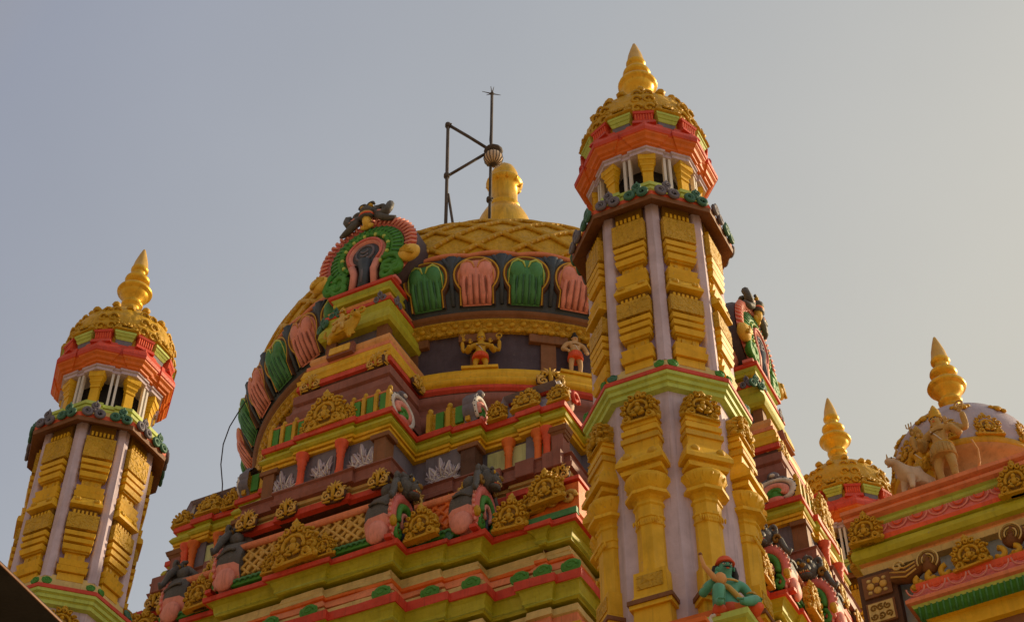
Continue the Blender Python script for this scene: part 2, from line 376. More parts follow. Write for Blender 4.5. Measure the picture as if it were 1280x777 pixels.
# ------------------------------------------------------------------ octagonal turret
def ring_pts(r, jog, frac):
    """octagon whose corner blocks stand out by jog (redented plan), CCW"""
    out = []
    for k in range(8):
        n0 = Vector((math.cos(k * PI / 4), math.sin(k * PI / 4))); t = Vector((-n0.y, n0.x)); ap = r * math.cos(PI / 8); hw = r * math.sin(PI / 8)
        w2 = (r + jog) * math.sin(PI / 8)
        out += [n0 * (ap + jog) - t * w2, n0 * (ap + jog) - t * (hw * frac), n0 * ap - t * (hw * frac), n0 * ap + t * (hw * frac), n0 * (ap + jog) + t * (hw * frac)]
    return [tuple(p) for p in out]
def make_turret(label):
    t = thing('turret', label, 'turret', (0, 0, 0), 0, 'octagonal turrets')
    PH = PI / 8
    e = lambda rows: [(r[0], r[1] + EYE) + tuple(r[2:]) for r in rows]
    m = MB(); m.lathe(e([(.50, -EYE), (.50, 7.425)]), 8, 'lavender', PH, smooth=False); part('lower_shaft', m, t)
    # engaged column
    m = MB(); y0 = -.455
    m.stack([(5.50, 5.66, .125, .12, .10, .10), (5.66, 5.69, .14, .14, .12, .12), (5.69, 5.72, .15, .15, .13, .13, 'brown'), (5.72, 5.76, .135, .11, .115, .10), (5.76, 5.93, .112, .108, .10, .098)], 'yellow', y0)
    yc = y0 - .005
    m.lathe([(.098, 5.92), (.095, 6.28), (.104, 6.285), (.104, 6.30), (.098, 6.305), (.099, 6.335), (.107, 6.34), (.107, 6.36), (.098, 6.365), (.10, 6.43), (.112, 6.44), (.112, 6.455), (.10, 6.46), (.10, 6.485), (.118, 6.50), (.158, 6.505), (.158, 6.53), (.118, 6.56)], 8, 'yellow', PH, (0, yc, 0), smooth=False)
    m.lathe([(.098, 6.55), (.12, 6.575), (.15, 6.625), (.158, 6.65), (.152, 6.665), (.12, 6.675), (.12, 6.70)], 16, 'yellow', 0, (0, yc, 0))
    for i in range(9):
        a = -PI / 2 + PI * i / 8; m.tube([(.10 * math.sin(a), yc - .10 * math.cos(a), 6.565), (.15 * math.sin(a), yc - .15 * math.cos(a), 6.63), (.145 * math.sin(a), yc - .145 * math.cos(a), 6.665)], [.006, .010, .006], 'yellow', 5)
    m.stack([(6.69, 6.72, .14, .145, .12, .125), (6.72, 6.745, .13, .13, .11, .11), (6.745, 6.78, .165, .165, .15, .15), (6.78, 6.87, .165, .135, .15, .105), (6.87, 6.89, .125, .125, .10, .10), (6.89, 6.96, .115, .125, .085, .095), (6.96, 7.0, .135, .135, .11, .11, 'gold'), (7.0, 7.03, .115, .115, .09, .09), (7.03, 7.07, .13, .13, .105, .105), (7.07, 7.10, .11, .11, .085, .085), (7.10, 7.135, .12, .12, .09, .09)], 'yellow', y0)
    for sg in (-1, 1):
        m.blob((sg * .09, y0 - .13, 6.825), (.034, .02, .028), 'gold', 8, 5)
    m.stack([(5.80, 5.90, .085, .085, .106, .106, 'gold_fine')], 'yellow', y0)
    for i in range(11): m.blob((-.085 + .017 * i, y0 - .095, 6.30), (.007, .012, .022), 'yellow', 5, 4)
    for v in range(len(m.v)): m.v[v] = (m.v[v][0], m.v[v][1], m.v[v][2] + EYE)
    col = m.mesh('engaged_column')
    for k in range(8):
        c = part('engaged_column', col, t, RZ(k * PI / 4))
        part('crest', KUDU, c, T(0, y0 - .035, 7.13 + EYE) @ S(.265, .5, .235))
    # middle cornice
    m = MB()
    m.lathe(e([(.50, 7.395), (.545, 7.405, 'light_green'), (.55, 7.435, 'light_green'), (.556, 7.437, 'olive'), (.556, 7.443, 'light_green'), (.568, 7.447, 'light_green'), (.572, 7.475, 'light_green'), (.578, 7.477, 'olive'), (.578, 7.482, 'light_green'), (.592, 7.488, 'light_green'), (.594, 7.512, 'light_green'), (.594, 7.514, 'red'), (.602, 7.516, 'red'), (.602, 7.548, 'red'), (.59, 7.556, 'red'), (.52, 7.575, 'cream'), (.505, 7.70, 'cream'), (.46, 7.72, 'cream')]), 8, 'light_green', PH, smooth=False)
    part('middle_cornice', m, t)
    for k in range(8):
        for sg in (-1, 1):
            part('leaf_boss', LEAF_L if (k + (sg > 0)) % 3 else LEAF_D, t, RZ(k * PI / 4) @ T(sg * .175, -.545, 7.552 + EYE) @ RX(R(-12)) @ S(.085, .11, .085))
    # upper shaft
    m = MB(); m.lathe(e([(.462, 7.66), (.462, 9.31)]), 8, 'violet', PH, smooth=False); part('upper_shaft', m, t)
    m = MB(); q = [(-.052, .44), (-.052, .478), (-.047, .488), (0, .512), (.047, .488), (.052, .478), (.052, .44)]
    vs = [(x, -y, z + EYE) for z in (7.68, 9.305) for x, y in q]; n = len(q)
    m.add(vs, [(i, i + 1, n + i + 1, n + i) for i in range(n - 1)], 'lavender', False)
    pil = m.mesh('pilaster')
    for k in range(8): part('pilaster', pil, t, RZ(k * PI / 4 + PH))
    m = MB(); y0 = -.424
    rows = []
    for zb, dz in ((7.66, 0), (8.385, .70)):
        if not dz: rows += [(7.66, 7.73, .105, .105, .05, .05)]
        else: rows += [(8.385, 8.41, .134, .134, .105, .105), (8.41, 8.475, .13, .118, .10, .075)]
        q = 7.735 if not dz else 8.485
        rows += [(q, q + .046, .118, .124, .070, .086), (q + .044, q + .072, .095, .095, .022, .022, 'brown'), (q + .066, q + .115, .112, .118, .060, .076), (q + .11, q + .20, .082, .082, .036, .036), (q + .20, q + .215, .10, .10, .058, .058, 'gold'), (q + .215, q + .258, .110, .118, .074, .086), (q + .258, q + .290, .092, .092, .022, .022, 'brown'),  # brown gap bands: shadow lines between the ledges put into the colour
                 (q + .290, q + .325, .116, .122, .080, .088), (q + .325, q + .355, .095, .095, .022, .022, 'brown'), (q + .355, q + .39, .118, .126, .082, .090), (q + .39, q + .424, .10, .10, .022, .022, 'brown'), (q + .424, q + (.57 if not dz else .64), .128, .128, .085, .085, 'gold_fine')]
        rows += [(q + (.57 if not dz else .64), 8.385 if not dz else 9.29, .108, .108, .045, .045, 'gold_dark')]  # dark gold behind the dentils: crevice shade put into the colour
    m.stack(rows, 'yellow', y0)
    for zz in (8.345, 9.19):
        for i in range(6): m.box((-.085 + .034 * i, y0 - .055, zz - .018), (.018, .03, .044), 'yellow')
    for zz in (7.89, 8.64):
        for sg in (-1, 1): m.box((sg * .04, y0 - .036, zz), (.026, .025, .05), 'gold')
    for sg in (-1, 1):
        for i in range(2): m.blob((sg * (.07 + .02 * i), y0 - .09, 8.445), (.02, .016, .022), 'gold', 7, 5)
    for v in range(len(m.v)): m.v[v] = (m.v[v][0], m.v[v][1], m.v[v][2] + EYE)
    pan = m.mesh('moulded_panel')
    for k in range(8): part('moulded_panel', pan, t, RZ(k * PI / 4))
    # flared brim
    m = MB(); m.lathe(e([(.46, 9.30), (.505, 9.285, 'brown'), (.622, 9.225, 'brown'), (.628, 9.265, 'brown'), (.62, 9.27, 'vermilion'), (.62, 9.315, 'vermilion'), (.58, 9.325, 'cream'), (.50, 9.34, 'cream'), (.50, 9.48, 'cream'), (.4, 9.48, 'cream')]), 8, 'brown', PH, smooth=False)
    part('brim', m, t)
    for k in range(8):
        for sg in (-1, 1): part('flower', FL_P if sg < 0 else FL_G, t, RZ(k * PI / 4) @ T(sg * .118, -.582, 9.255 + EYE) @ RX(R(-4)) @ S(.205, .2, .215), 'grey purple three-lobed flower' if sg < 0 else 'dark green three-lobed flower')
    m = MB(); m.sweep(ring_pts(.475, .022, .45), e([(.0, 9.435, 'light_green'), (.025, 9.445, 'light_green'), (.03, 9.47, 'light_green'), (.01, 9.475, 'olive'), (.01, 9.487, 'light_green'), (.03, 9.49, 'light_green'), (.03, 9.525, 'light_green'), (-.03, 9.535, 'light_green')])); part('sill', m, t)
    # open lantern
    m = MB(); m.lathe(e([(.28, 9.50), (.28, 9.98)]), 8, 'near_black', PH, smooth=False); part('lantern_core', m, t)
    m = MB(); m.stack([(9.53, 9.58, .055, .055, .062, .062), (9.58, 9.775, .042, .040, .048, .044), (9.775, 9.80, .046, .046, .052, .052), (9.80, 9.83, .042, .052, .046, .06), (9.83, 9.85, .056, .056, .064, .064), (9.85, 9.885, .05, .066, .055, .074), (9.885, 9.945, .07, .07, .08, .08)], 'yellow', -.365)
    for v in range(len(m.v)): m.v[v] = (m.v[v][0], m.v[v][1], m.v[v][2] + EYE)
    po = m.mesh('post')
    for k in range(8): part('post', po, t, RZ(k * PI / 4 + PH))
    m = MB()
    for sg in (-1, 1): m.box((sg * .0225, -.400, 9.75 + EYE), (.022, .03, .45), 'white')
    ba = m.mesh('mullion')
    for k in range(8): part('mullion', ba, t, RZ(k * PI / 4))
    m = MB(); m.sweep(ring_pts(.445, .016, .3), e([(-.05, 9.94, 'lavender'), (.012, 9.945, 'lavender'), (.012, 9.975, 'lavender'), (.026, 9.98, 'lavender'), (.026, 10.005, 'lavender')])); part('lintel', m, t)
    m = MB(); m.sweep(ring_pts(.488, .013, .46), e([(-.01, 9.998, 'orange'), (.010, 10.003, 'orange'), (.014, 10.02, 'orange'), (.034, 10.032, 'orange'), (.042, 10.055, 'orange'), (.062, 10.075, 'orange'), (.065, 10.09, 'vermilion'), (.074, 10.095, 'red'), (.078, 10.13, 'red'), (.066, 10.17, 'red'), (.045, 10.20, 'red'), (.035, 10.24, 'red'), (.0, 10.27, 'red')])); part('eave', m, t)
    # ring of gables over the eave
    for k in range(8):
        m = MB(); m.stack([(10.22, 10.30, .068, .075, .055, .06, 'slate'), (10.30, 10.325, .072, .085, .065, .08, 'light_green'), (10.325, 10.335, .08, .08, .075, .075, 'olive'), (10.335, 10.36, .082, .095, .08, .095, 'light_green'), (10.36, 10.385, .098, .098, .10, .10, 'light_green')], 'light_green', -.42)
        for v in range(len(m.v)): m.v[v] = (m.v[v][0], m.v[v][1], m.v[v][2] + EYE)
        b = part('corbel_block', m.mesh('corbel_block') if k == 0 else cb, t, RZ(k * PI / 4))
        if k == 0: cb = b.data
        part('gable', KUDU, b, T(0, -.485, 10.385 + EYE) @ RX(R(-20)) @ S(.245, .36, .25))
    m = MB()
    m.stack([(10.22, 10.26, .095, .09, .10, .09), (10.26, 10.36, .072, .076, .06, .07), (10.36, 10.385, .082, .086, .08, .085), (10.385, 10.41, .07, .05, .06, .05)], 'red', -.44)
    for i in range(7): m.tube([(-.066 + .022 * i, -.50, 10.27), (-.066 + .022 * i, -.512, 10.355)], .007, 'vermilion', 5)
    for v in range(len(m.v)): m.v[v] = (m.v[v][0], m.v[v][1], m.v[v][2] + EYE)
    fl = m.mesh('fluted_block')
    for k in range(8): part('fluted_block', fl, t, RZ(k * PI / 4 + PH))
    m = MB(); m.lathe(e([(.46, 10.20), (.46, 10.37, 'gold'), (.49, 10.39, 'gold_relief'), (.505, 10.48, 'gold_relief'), (.49, 10.60, 'gold_relief'), (.44, 10.73, 'gold_relief'), (.36, 10.84, 'gold_relief'), (.25, 10.92, 'gold_relief'), (.15, 10.97, 'gold_relief'), (.115, 11.0, 'gold'), (.11, 11.09, 'gold')]), 32, 'gold_relief', PH)
    for k in range(8):
        a = k * PI / 4 + PH
        for zz, rr in ((10.45, .485), (10.57, .475), (10.70, .425)):
            for sg in (-1, 1):
                m.tube([((rr + .03 - .02 * j / 10) * math.sin(a + sg * .10 + .085 / rr * .5 * math.cos(j * .8) * (1 - j / 14)), -(rr + .03 - .02 * j / 10) * math.cos(a + sg * .10 + .085 / rr * .5 * math.cos(j * .8) * (1 - j / 14)), zz + .045 * math.sin(j * .8) * (1 - j / 14) + EYE) for j in range(11)], .013, 'gold', 5)
        m.lathe([(.03, 0), (.045, .02), (.03, .045), (.012, .06), (0, .075)], 7, 'gold', c=(.36 * math.sin(a), -.36 * math.cos(a), 10.835 + EYE))
        m.lathe([(.03, 0), (.045, .02), (.03, .045), (.012, .06), (0, .075)], 7, 'gold', c=(.42 * math.sin(a + PH), -.42 * math.cos(a + PH), 10.75 + EYE))
    part('roof', m, t)
    part('finial', FINIAL, t, T(0, 0, 12.0 + EYE))
    return t
AL = R(26.66)
rt = make_turret('tall lavender and yellow turret rising highest, in front of the domed tower'); rt.location = (1.092, 8.799, 0); rt.rotation_euler.z = -AL
lt = copy_tree(rt); lt.location = (-3.694, 11.33, 0)
lt['label'] = 'lavender and yellow turret on the far left, standing apart against bare sky'
bt = copy_tree(rt); bt['label'] = 'turret of which only gold finial, gold roof and red eave show above the pink cornice'
K3 = 1.5; bt.scale = (K3, K3, K3); bt.location = (3.48 * K3, 13.58 * K3, EYE - EYE * K3)
bt.location.z = EYE - EYE * K3

# ------------------------------------------------------------------ domed sanctuary tower: redented base, round drum, lotus dome
SC = .85
VX = T(0, 0, EYE) @ S(SC)
vt = thing('temple_tower', 'great domed temple tower with lotus petal dome and stepped painted cornices', 'temple tower', (-.142 * SC, 20 * SC, 0), -AL)
def plan(a, b, c, d0, d1, d2, q, m1=.45, j=.05, m2=None):
    """redented plan: front and right faces fully stepped, the hidden faces plain; (u, n) with front n -> -y"""
    m2 = m2 or (a + b) / 2 + .03; k1 = (b + c) / 2 - .12; k2 = (b + c) / 2 + .22
    half = [(m1, d0 + j), (m1, d0), (a, d0), (a, d1), (m2, d1), (m2, d1 - j), (b, d1 - j), (b, d2), (k1, d2), (k1, d2 + j), (k2, d2 + j), (k2, d2), (c, d2)]
    fa = [(-u, n) for u, n in half[::-1]] + half
    fb = [(n, u) for u, n in half[::-1]] + [(n, -u) for u, n in half]
    P = fa + [(c, q), (q, q), (q, c)] + fb + [(q, -c), (q, -q), (-q, -q), (-q, q), (-c, q)]
    return [(u, -n) for u, n in P]
def off_plan(p, o): return p
P3 = plan(1.30, 2.26, 3.28, 5.13, 4.90, 4.65, 3.95)
P2 = plan(.95, 1.83, 2.90, 4.87, 4.22, 4.02, 3.45)
# base courses below the parapet
m = MB()
rows = [(.55, -1.9, 'plaster'), (.55, 7.0, 'olive'), (.75, 7.2, 'red'), (.75, 7.35, 'cream')]
def course(z, o):   # one repeated course: cream and salmon slabs, red lip, olive eave
    return [(o - .20, z - .98, 'dark_brown'), (o - .20, z - .93, 'cream'), (o - .12, z - .92, 'cream'), (o - .12, z - .82, 'brown'), (o - .16, z - .81, 'gold_fine'), (o - .11, z - .80, 'gold_fine'), (o - .11, z - .66, 'yellow'), (o - .07, z - .65, 'yellow'), (o - .07, z - .60, 'salmon'), (o - .10, z - .59, 'salmon'), (o - .12, z - .46, 'cream'), (o - .09, z - .45, 'cream'), (o - .10, z - .36, 'dark_brown'), (o - .22, z - .35, 'dark_brown'), (o - .22, z - .31, 'olive'), (o - .09, z - .305, 'olive'), (o - .08, z - .28, 'light_green'), (o - .06, z - .27, 'olive'), (o - .065, z - .22, 'olive'), (o - .05, z - .16, 'olive'), (o - .03, z - .12, 'olive'), (o - .01, z - .115, 'red'), (o + .0, z - .11, 'red'), (o + .0, z, 'red'), (o - .05, z + .01, 'cream'), (o - .06, z + .012, 'cream')]
for zz, o in ((8.35, .42), (9.35, .22)): rows += course(zz, o)
rows += course(10.24, .07)
rows += [(-.03, 10.26, 'cream'), (-.03, 10.36, 'cream'), (-.07, 10.37, 'dark_brown'), (-.07, 10.385, 'salmon'), (-.04, 10.39, 'salmon'), (-.07, 10.47, 'salmon'), (-.12, 10.53, 'orange'), (-.10, 10.54, 'orange'), (-.10, 10.58, 'cream'), (-.14, 10.59, 'cream'), (-.12, 10.60, 'cream'), (-.17, 10.69, 'cream'), (-.17, 10.70, 'cream'), (-.17, 10.755, 'dark_brown'), (-.40, 10.76, 'near_black'), (-.40, 10.795, 'olive'),
         (-.13, 10.80, 'olive'), (-.12, 10.82, 'light_green'), (-.10, 10.83, 'olive'), (-.105, 10.87, 'olive'), (-.09, 10.92, 'olive'), (-.06, 10.95, 'olive'), (-.03, 10.955, 'red'), (0, 10.96, 'red'), (0, 11.02, 'red'), (-.04, 11.03, 'cream'), (-.16, 11.035, 'cream'), (-.16, 11.10, 'slate'), (-.22, 11.11, 'dark_brown'), (-.9, 11.12, 'dark_brown')]
m.sweep(P3, rows, smooth=False, wob=.012)
part('base_courses', m, vt, VX)
def face_mats():
    """frames for the two stepped faces: front (0) and right (pi/2); local x runs along the face, -y outwards"""
    return (0.0, PI / 2)
def at(rot, u, n, z, s=1.0, tilt=0.0, sy=None, sz=None, turn=0.0):
    return VX @ RZ(rot) @ T(u, -n, z) @ RZ(turn) @ RX(tilt) @ S(s, sy or s, sz or s)
# green and jade leaf bosses on the slab courses
for rot in face_mats():
    for zz, o in ((10.24, .0), (9.35, .15)):
        for u, n in ((-2.9, 4.77), (-2.05, 4.92), (-1.1, 5.2), (-.25, 5.25), (.25, 5.25), (1.15, 5.2), (1.62, 4.97), (2.1, 4.92), (2.62, 4.77), (2.9, 4.77), (3.2, 4.72)):
            part('leaf_boss', LEAF_L if random.random() < .6 else LEAF_D, vt, at(rot, u, n + o - .06, zz + .0, .25, sy=.18, sz=.20))
    for u, n in ((-2.05, 4.92), (-.45, 5.2), (.42, 5.2), (1.45, 4.97), (1.80, 4.97), (2.6, 4.72), (3.0, 4.72)):
        part('leaf_boss', LEAF_D, vt, at(rot, u, n - .13, 11.02, .16, sy=.14))

# ---- lion-headed gables
def arch_outline(n=22):
    return [(.50 * math.cos(a), .52 + .50 * math.sin(a)) for a in [R(-62) + R(304) * i / n for i in range(n + 1)]]
def make_lion_gable():
    b = MB(); o = arch_outline(); n = len(o)
    o = [(o[0][0], 0.0)] + o + [(o[-1][0], 0.0)]; n = len(o)
    vs = []; 
    for y, k in ((.50, .90), (.40, 1.0), (.06, 1.03), (-.02, .96)):
        vs += [(x * k, y, z * (k if z > .3 else 1)) for x, z in o]
    fs = []; ms = []
    for r in range(3):
        for i in range(n - 1):
            fs.append((r * n + i, r * n + i + 1, (r + 1) * n + i + 1, (r + 1) * n + i)); zz = (o[i][1] + o[i + 1][1]) / 2
            ms.append('pink_petal' if zz < .42 else 'lion_grey')
    b.add(vs, fs, ms); b.add(vs[3 * n:], [tuple(range(n))], 'dark_brown', False); b.add(vs[:n], [tuple(range(n))], 'lion_grey', False)
    for sg in (-1, 1):
        b.tube([(sg * .5, y, .62 + .1 * math.sin(6 * y)) for y in (.4, .3, .2, .1, 0)], .03, 'lion_grey', 5)
        b.tube(curl(0, 0, .10, 1, 0, 10), .03, 'lion_grey', 5)
        b.blob((sg * .46, .22, .2), (.12, .24, .20), 'pink_petal', 9, 6)
    body = b.mesh('lion_gable')
    r = MB(); r.tube(arc(0, .50, .40, R(-50), R(230), 26, -.04), .095, 'pink', 8)
    for i in range(24):
        a = R(-45) + R(270) * i / 23; r.blob((.49 * math.cos(a), -.05, .50 + .49 * math.sin(a)), .038, 'pink_petal', 6, 4)
    r.plaque([(-.55, 0), (.55, 0), (.55, .06), (-.55, .06)], .0, -.14, 'red', .02)
    ring = r.mesh('pink_ring')
    g = MB(); g.tube(arc(0, .50, .25, R(-20), R(200), 18, -.09), .075, 'green', 7)
    for sg in (-1, 1):
        g.tube(curl(sg * .22, .22, .13, 1.1, R(100), 12, -.10, -sg), .05, 'green', 6); g.blob((sg * .42, -.10, .35), (.09, .07, .1), 'gold', 8, 5)
    g.tube(arc(0, .48, .14, R(-60), R(240), 14, -.10), .045, 'pink_petal', 6)
    g.blob((0, -.05, .46), (.12, .07, .13), 'charcoal_blue', 8, 5); g.tube([(0, -.07, .4), (0, -.07, .06)], [.05, .07], 'charcoal_blue', 6)
    scroll = g.mesh('green_scroll')
    h = MB()
    h.blob((0, -.10, 1.12), (.23, .22, .20), 'lion_grey', 14, 9)
    h.blob((0, -.30, 1.05), (.14, .12, .10), 'lion_grey', 10, 6); h.blob((0, -.40, 1.08), (.07, .05, .05), 'gold_dark', 8, 5)
    h.blob((0, -.27, .95), (.15, .11, .05), 'lion_grey', 10, 5); h.blob((0, -.31, .99), (.11, .08, .03), 'vermilion', 8, 4)
    for i in range(5): h.blob((-.08 + .04 * i, -.385 + .012 * abs(i - 2), 1.0), (.018, .018, .03), 'cream', 5, 4)
    for sg in (-1, 1):
        h.blob((sg * .11, -.26, 1.19), (.06, .06, .055), 'lion_grey', 8, 6); h.blob((sg * .11, -.305, 1.19), (.035, .03, .035), 'gold', 7, 5)
        h.tube(arc(sg * .11, 1.20, .075, R(10), R(170), 8, -.27), .025, 'lion_grey', 5)
        h.tube(curl(sg * .21, 1.27, .10, .9, R(-60), 10, -.02, sg), .045, 'lion_grey', 6)
        h.tube([(sg * .22, 0, 1.2), (sg * .36, -.05, 1.02), (sg * .46, -.08, .82), (sg * .54, -.1, .72), (sg * .60, -.1, .78)], [.08, .075, .06, .05, .03], 'lion_grey', 7)
        h.tube(curl(sg * .30, 1.02, .09, 1, 0, 10, -.12, sg), .035, 'gold_dark', 5)
        h.blob((sg * .2, .18, 1.06), (.12, .16, .12), 'lion_grey', 8, 6)
    h.tube([(0, -.1, 1.3), (0, .0, 1.42), (.02, .1, 1.40)], [.09, .06, .03], 'lion_grey', 6)
    h.tube([(0, .1, 1.22), (0, .35, 1.05), (0, .5, .95)], [.12, .1, .05], 'lion_grey', 7)
    for i in range(7): h.blob((.22 * math.cos(R(30 * i)), .02, 1.13 + .19 * math.sin(R(30 * i))), .06, 'gold_dark' if i % 2 else 'lion_grey', 6, 5)
    head = h.mesh('lion_head')
    return body, ring, scroll, head
LION = make_lion_gable()
def lion(parent, mat):
    g = part('lion_gable', LION[0], parent, mat)
    part('pink_ring', LION[1], g); part('green_scroll', LION[2], g); part('lion_head', LION[3], g)
    return g
# ---- first-storey parapet: barrel roofs between the lion gables, lattice faces, green leaf moulding, gilt crests
def lattice(w, h, du, mat_a, mat_b):
    m = MB(); m.box((0, 0, h / 2), (w, .06, h), mat_b)
    n = max(2, round(w / du)); st = w / n
    for i in range(-2, n + 1):
        for sg in (1, -1):
            x0 = -w / 2 + i * st; x1 = x0 + h
            if sg < 0: x0, x1 = x0 + h, x0
            p = Vector((x0, -.04, 0)); q = Vector((x1, -.04, h)); ok = []
            for k in range(13):
                v = p.lerp(q, k / 12)
                if -w / 2 <= v.x <= w / 2: ok.append(v)
            if len(ok) > 1: m.tube(ok, .022, mat_a, 5)
    for i in range(n):
        for r in (.28, .72): m.blob((-w / 2 + (i + .5) * st, -.03, h * r), (.05, .03, .05), mat_a, 6, 4)
    return m
def parapet(rot):
    zb = 11.06
    for k, (u0, u1, n, lat, plate) in enumerate(((-1.02, 1.02, 5.06, 'gold_pale', 'gold_dark'), (-1.92, -1.32, 4.80, 'orange', 'salmon'), (1.32, 1.92, 4.80, 'orange', 'salmon'))):
        w = u1 - u0; uc = (u0 + u1) / 2
        m = MB()
        m.box((0, .28, .31), (w, .44, .50), 'maroon'); m.tube([(-w / 2, -.015, .575), (w / 2, -.015, .575)], .035, 'salmon', 7); m.box((0, .2, .60), (w, .5, .05), 'salmon')
        b = part('barrel_roof', m, vt, at(rot, uc, n - .02, zb))
        pl = lattice(w - .1, .40, .15, lat, plate); part('lattice_panel', pl, b, T(0, -.0, .15) @ RX(R(-6)))
        m = MB(); m.box((0, 0, .06), (w * .92, .10, .10), 'green')
        for i in range(int(w / .075)): m.tube(arc(-w * .45 + .075 * i, .03, .05, R(20), R(150), 5, -.06), .018, 'leaf_green', 4)
        part('leaf_moulding', m, b, T(0, -.03, 0))
        if k == 0:
            part('crest', KUDU, vt, at(rot, 0, n + .12, zb - .02, .52, sy=.55)); part('crest', KUDU, vt, at(rot, -.34, n + .06, zb, .30, sy=.4)); part('crest', KUDU, vt, at(rot, .34, n + .06, zb, .30, sy=.4))
        else:
            part('crest', KUDU, vt, at(rot, uc - .12 * (1 if uc > 0 else -1), n + .12, zb + .0, .42, sy=.5))
        for i in range(max(3, int(w / .22))):
            m = MB(); m.lathe([(.05, 0), (.055, .03), (.03, .05), (.06, .09), (.062, .12), (.03, .16), (.035, .18), (.015, .22), (0, .26)], 9, 'gold')
            nn = max(3, int(w / .22)); part('knob', m.mesh('knob') if i == 0 else kn, b, T(-w / 2 + w * (i + .5) / nn, .22, .62))
            if i == 0: kn = [c for c in b.children if c.name.startswith('knob')][0].data
    for sg in (-1, 1):
        lion(vt, at(rot, sg * 1.16, 4.86, 11.03, .60, turn=sg * PI / 2, sz=.80, sy=.62))
        lion(vt, at(rot, sg * 2.10, 4.62, 11.03, .56, turn=sg * PI / 2, sz=.76, sy=.60))
        # corner pavilion crests
        part('crest', KUDU, vt, at(rot, sg * 2.48, 4.66, 11.03, .40, sy=.5)); part('crest', KUDU, vt, at(rot, sg * 2.95, 4.66, 11.25, .42, sy=.5)); part('crest', KUDU, vt, at(rot, sg * 2.72, 4.58, 11.22, .30, sy=.4))
        m = MB(); m.box((0, .3, .25), (.62, .6, .5), 'orange'); m.box((0, .28, .52), (.66, .62, .05), 'red'); m.box((0, -.02, .05), (.6, .08, .09), 'leaf_green')
        for i in range(3): m.tube(curl(-.2 + .2 * i, .27, .09, 1.2, 0, 12, -.02), .03, 'gold_pale', 5)
        part('corner_block', m, vt, at(rot, sg * 2.98, 4.58, 11.04))
for rot in face_mats(): parapet(rot)
# ---- second storey wall
m = MB()
m.sweep(P2, [(-.5, 11.1, 'dark_brown'), (-.42, 11.92, 'dark_brown'), (.02, 11.93, 'red'), (.08, 11.95, 'red'), (.08, 12.03, 'red'), (.03, 12.04, 'cream'), (.03, 12.09, 'dark_brown'), (-.02, 12.10, 'cream'), (.06, 12.11, 'cream'), (.06, 12.155, 'maroon'), (.12, 12.16, 'maroon'), (.13, 12.22, 'maroon'), (.10, 12.24, 'maroon'), (.10, 12.34, 'maroon'), (.13, 12.36, 'maroon'), (.12, 12.38, 'maroon'), (-.10, 12.39, 'slate'), (-.10, 12.98, 'slate')], caps=False, wob=.010)
part('storey_wall', m, vt, VX)
m = MB()
m.sweep(P2, [(-.14, 12.955, 'yellow'), (-.04, 12.96, 'yellow'), (-.03, 12.995, 'yellow'), (-.06, 13.0, 'gold_dark'), (-.06, 13.015, 'yellow'), (-.02, 13.02, 'yellow'), (-.02, 13.06, 'olive'), (.0, 13.07, 'olive'), (.02, 13.10, 'olive'), (-.01, 13.16, 'olive'), (-.05, 13.21, 'olive'), (-.06, 13.235, 'olive'), (-.03, 13.24, 'red'), (.0, 13.245, 'red'), (.0, 13.32, 'red'), (-.04, 13.33, 'red'), (-.12, 13.335, 'dark_brown'), (-1.0, 13.36, 'dark_brown')], wob=.010)
part('storey_cornice', m, vt, VX)
def leaf_relief(w, h):
    h = h + .08
    m = MB(); m.box((0, .02, h / 2), (w, .04, h), 'slate')
    rnd = random.Random(int(w * 1000))
    for cx, k in ((0, 1), (-.30 * w, .72), (.30 * w, .72)):
        for i in range(7):
            a = R(-78 + 26 * i); Lh = h * .78 * k * (1 - .35 * abs(math.sin(a))) * rnd.uniform(.85, 1.1); bow = rnd.uniform(.15, .4) * (1 if i > 4 else -1)
            x1, z1 = cx + Lh * .56 * math.sin(a + bow * .5), h * .10 + Lh * .56 * math.cos(a + bow * .5)
            if abs(x1) < w / 2 - .05 and z1 < h * .72:
                keep = m.x.copy(); m.x = keep @ T(x1, -.012, z1) @ Matrix.Rotation(a + bow * .6, 4, 'Y')
                m.blob((0, 0, 0), (.042 * k, .016, Lh * .40), 'lavender_grey', 8, 7); m.tube([(0, -.016, -Lh * .34), (0, -.022, 0), (0, -.012, Lh * .36)], [.008, .009, .003], 'white', 4)
                for sg in (-1, 1): m.tube([(sg * .01, -.012, -.05), (sg * .055 * k, -.014, .01), (sg * .06 * k, -.008, .06)], [.012, .012, .004], 'lavender_grey', 4)
                m.x = keep
            if abs(x1) < w / 2 - .06: m.tube(curl(x1 * .9 + cx * .1, z1 * .8, .04, .9, a, 7, -.03), .010, 'lavender_grey', 4)
        for i in range(5): m.blob((cx + (i - 2) * .045 * k, -.01, h * .08), (.026 * k, .02, .028), 'lavender', 6, 4)
    return m
def small_column(h, col):
    m = MB(); m.lathe([(.075, 0), (.075, .05), (.05, .07), (.06, .11), (.048, .15), (.045, h * .6), (.055, h * .64), (.045, h * .68), (.065, h * .78), (.05, h * .82), (.085, h * .9), (.09, h)], 10, col); return m.mesh('small_column')
COL_O = small_column(.58, 'vermilion'); COL_M = small_column(.58, 'maroon'); COL_OR = small_column(.58, 'orange')
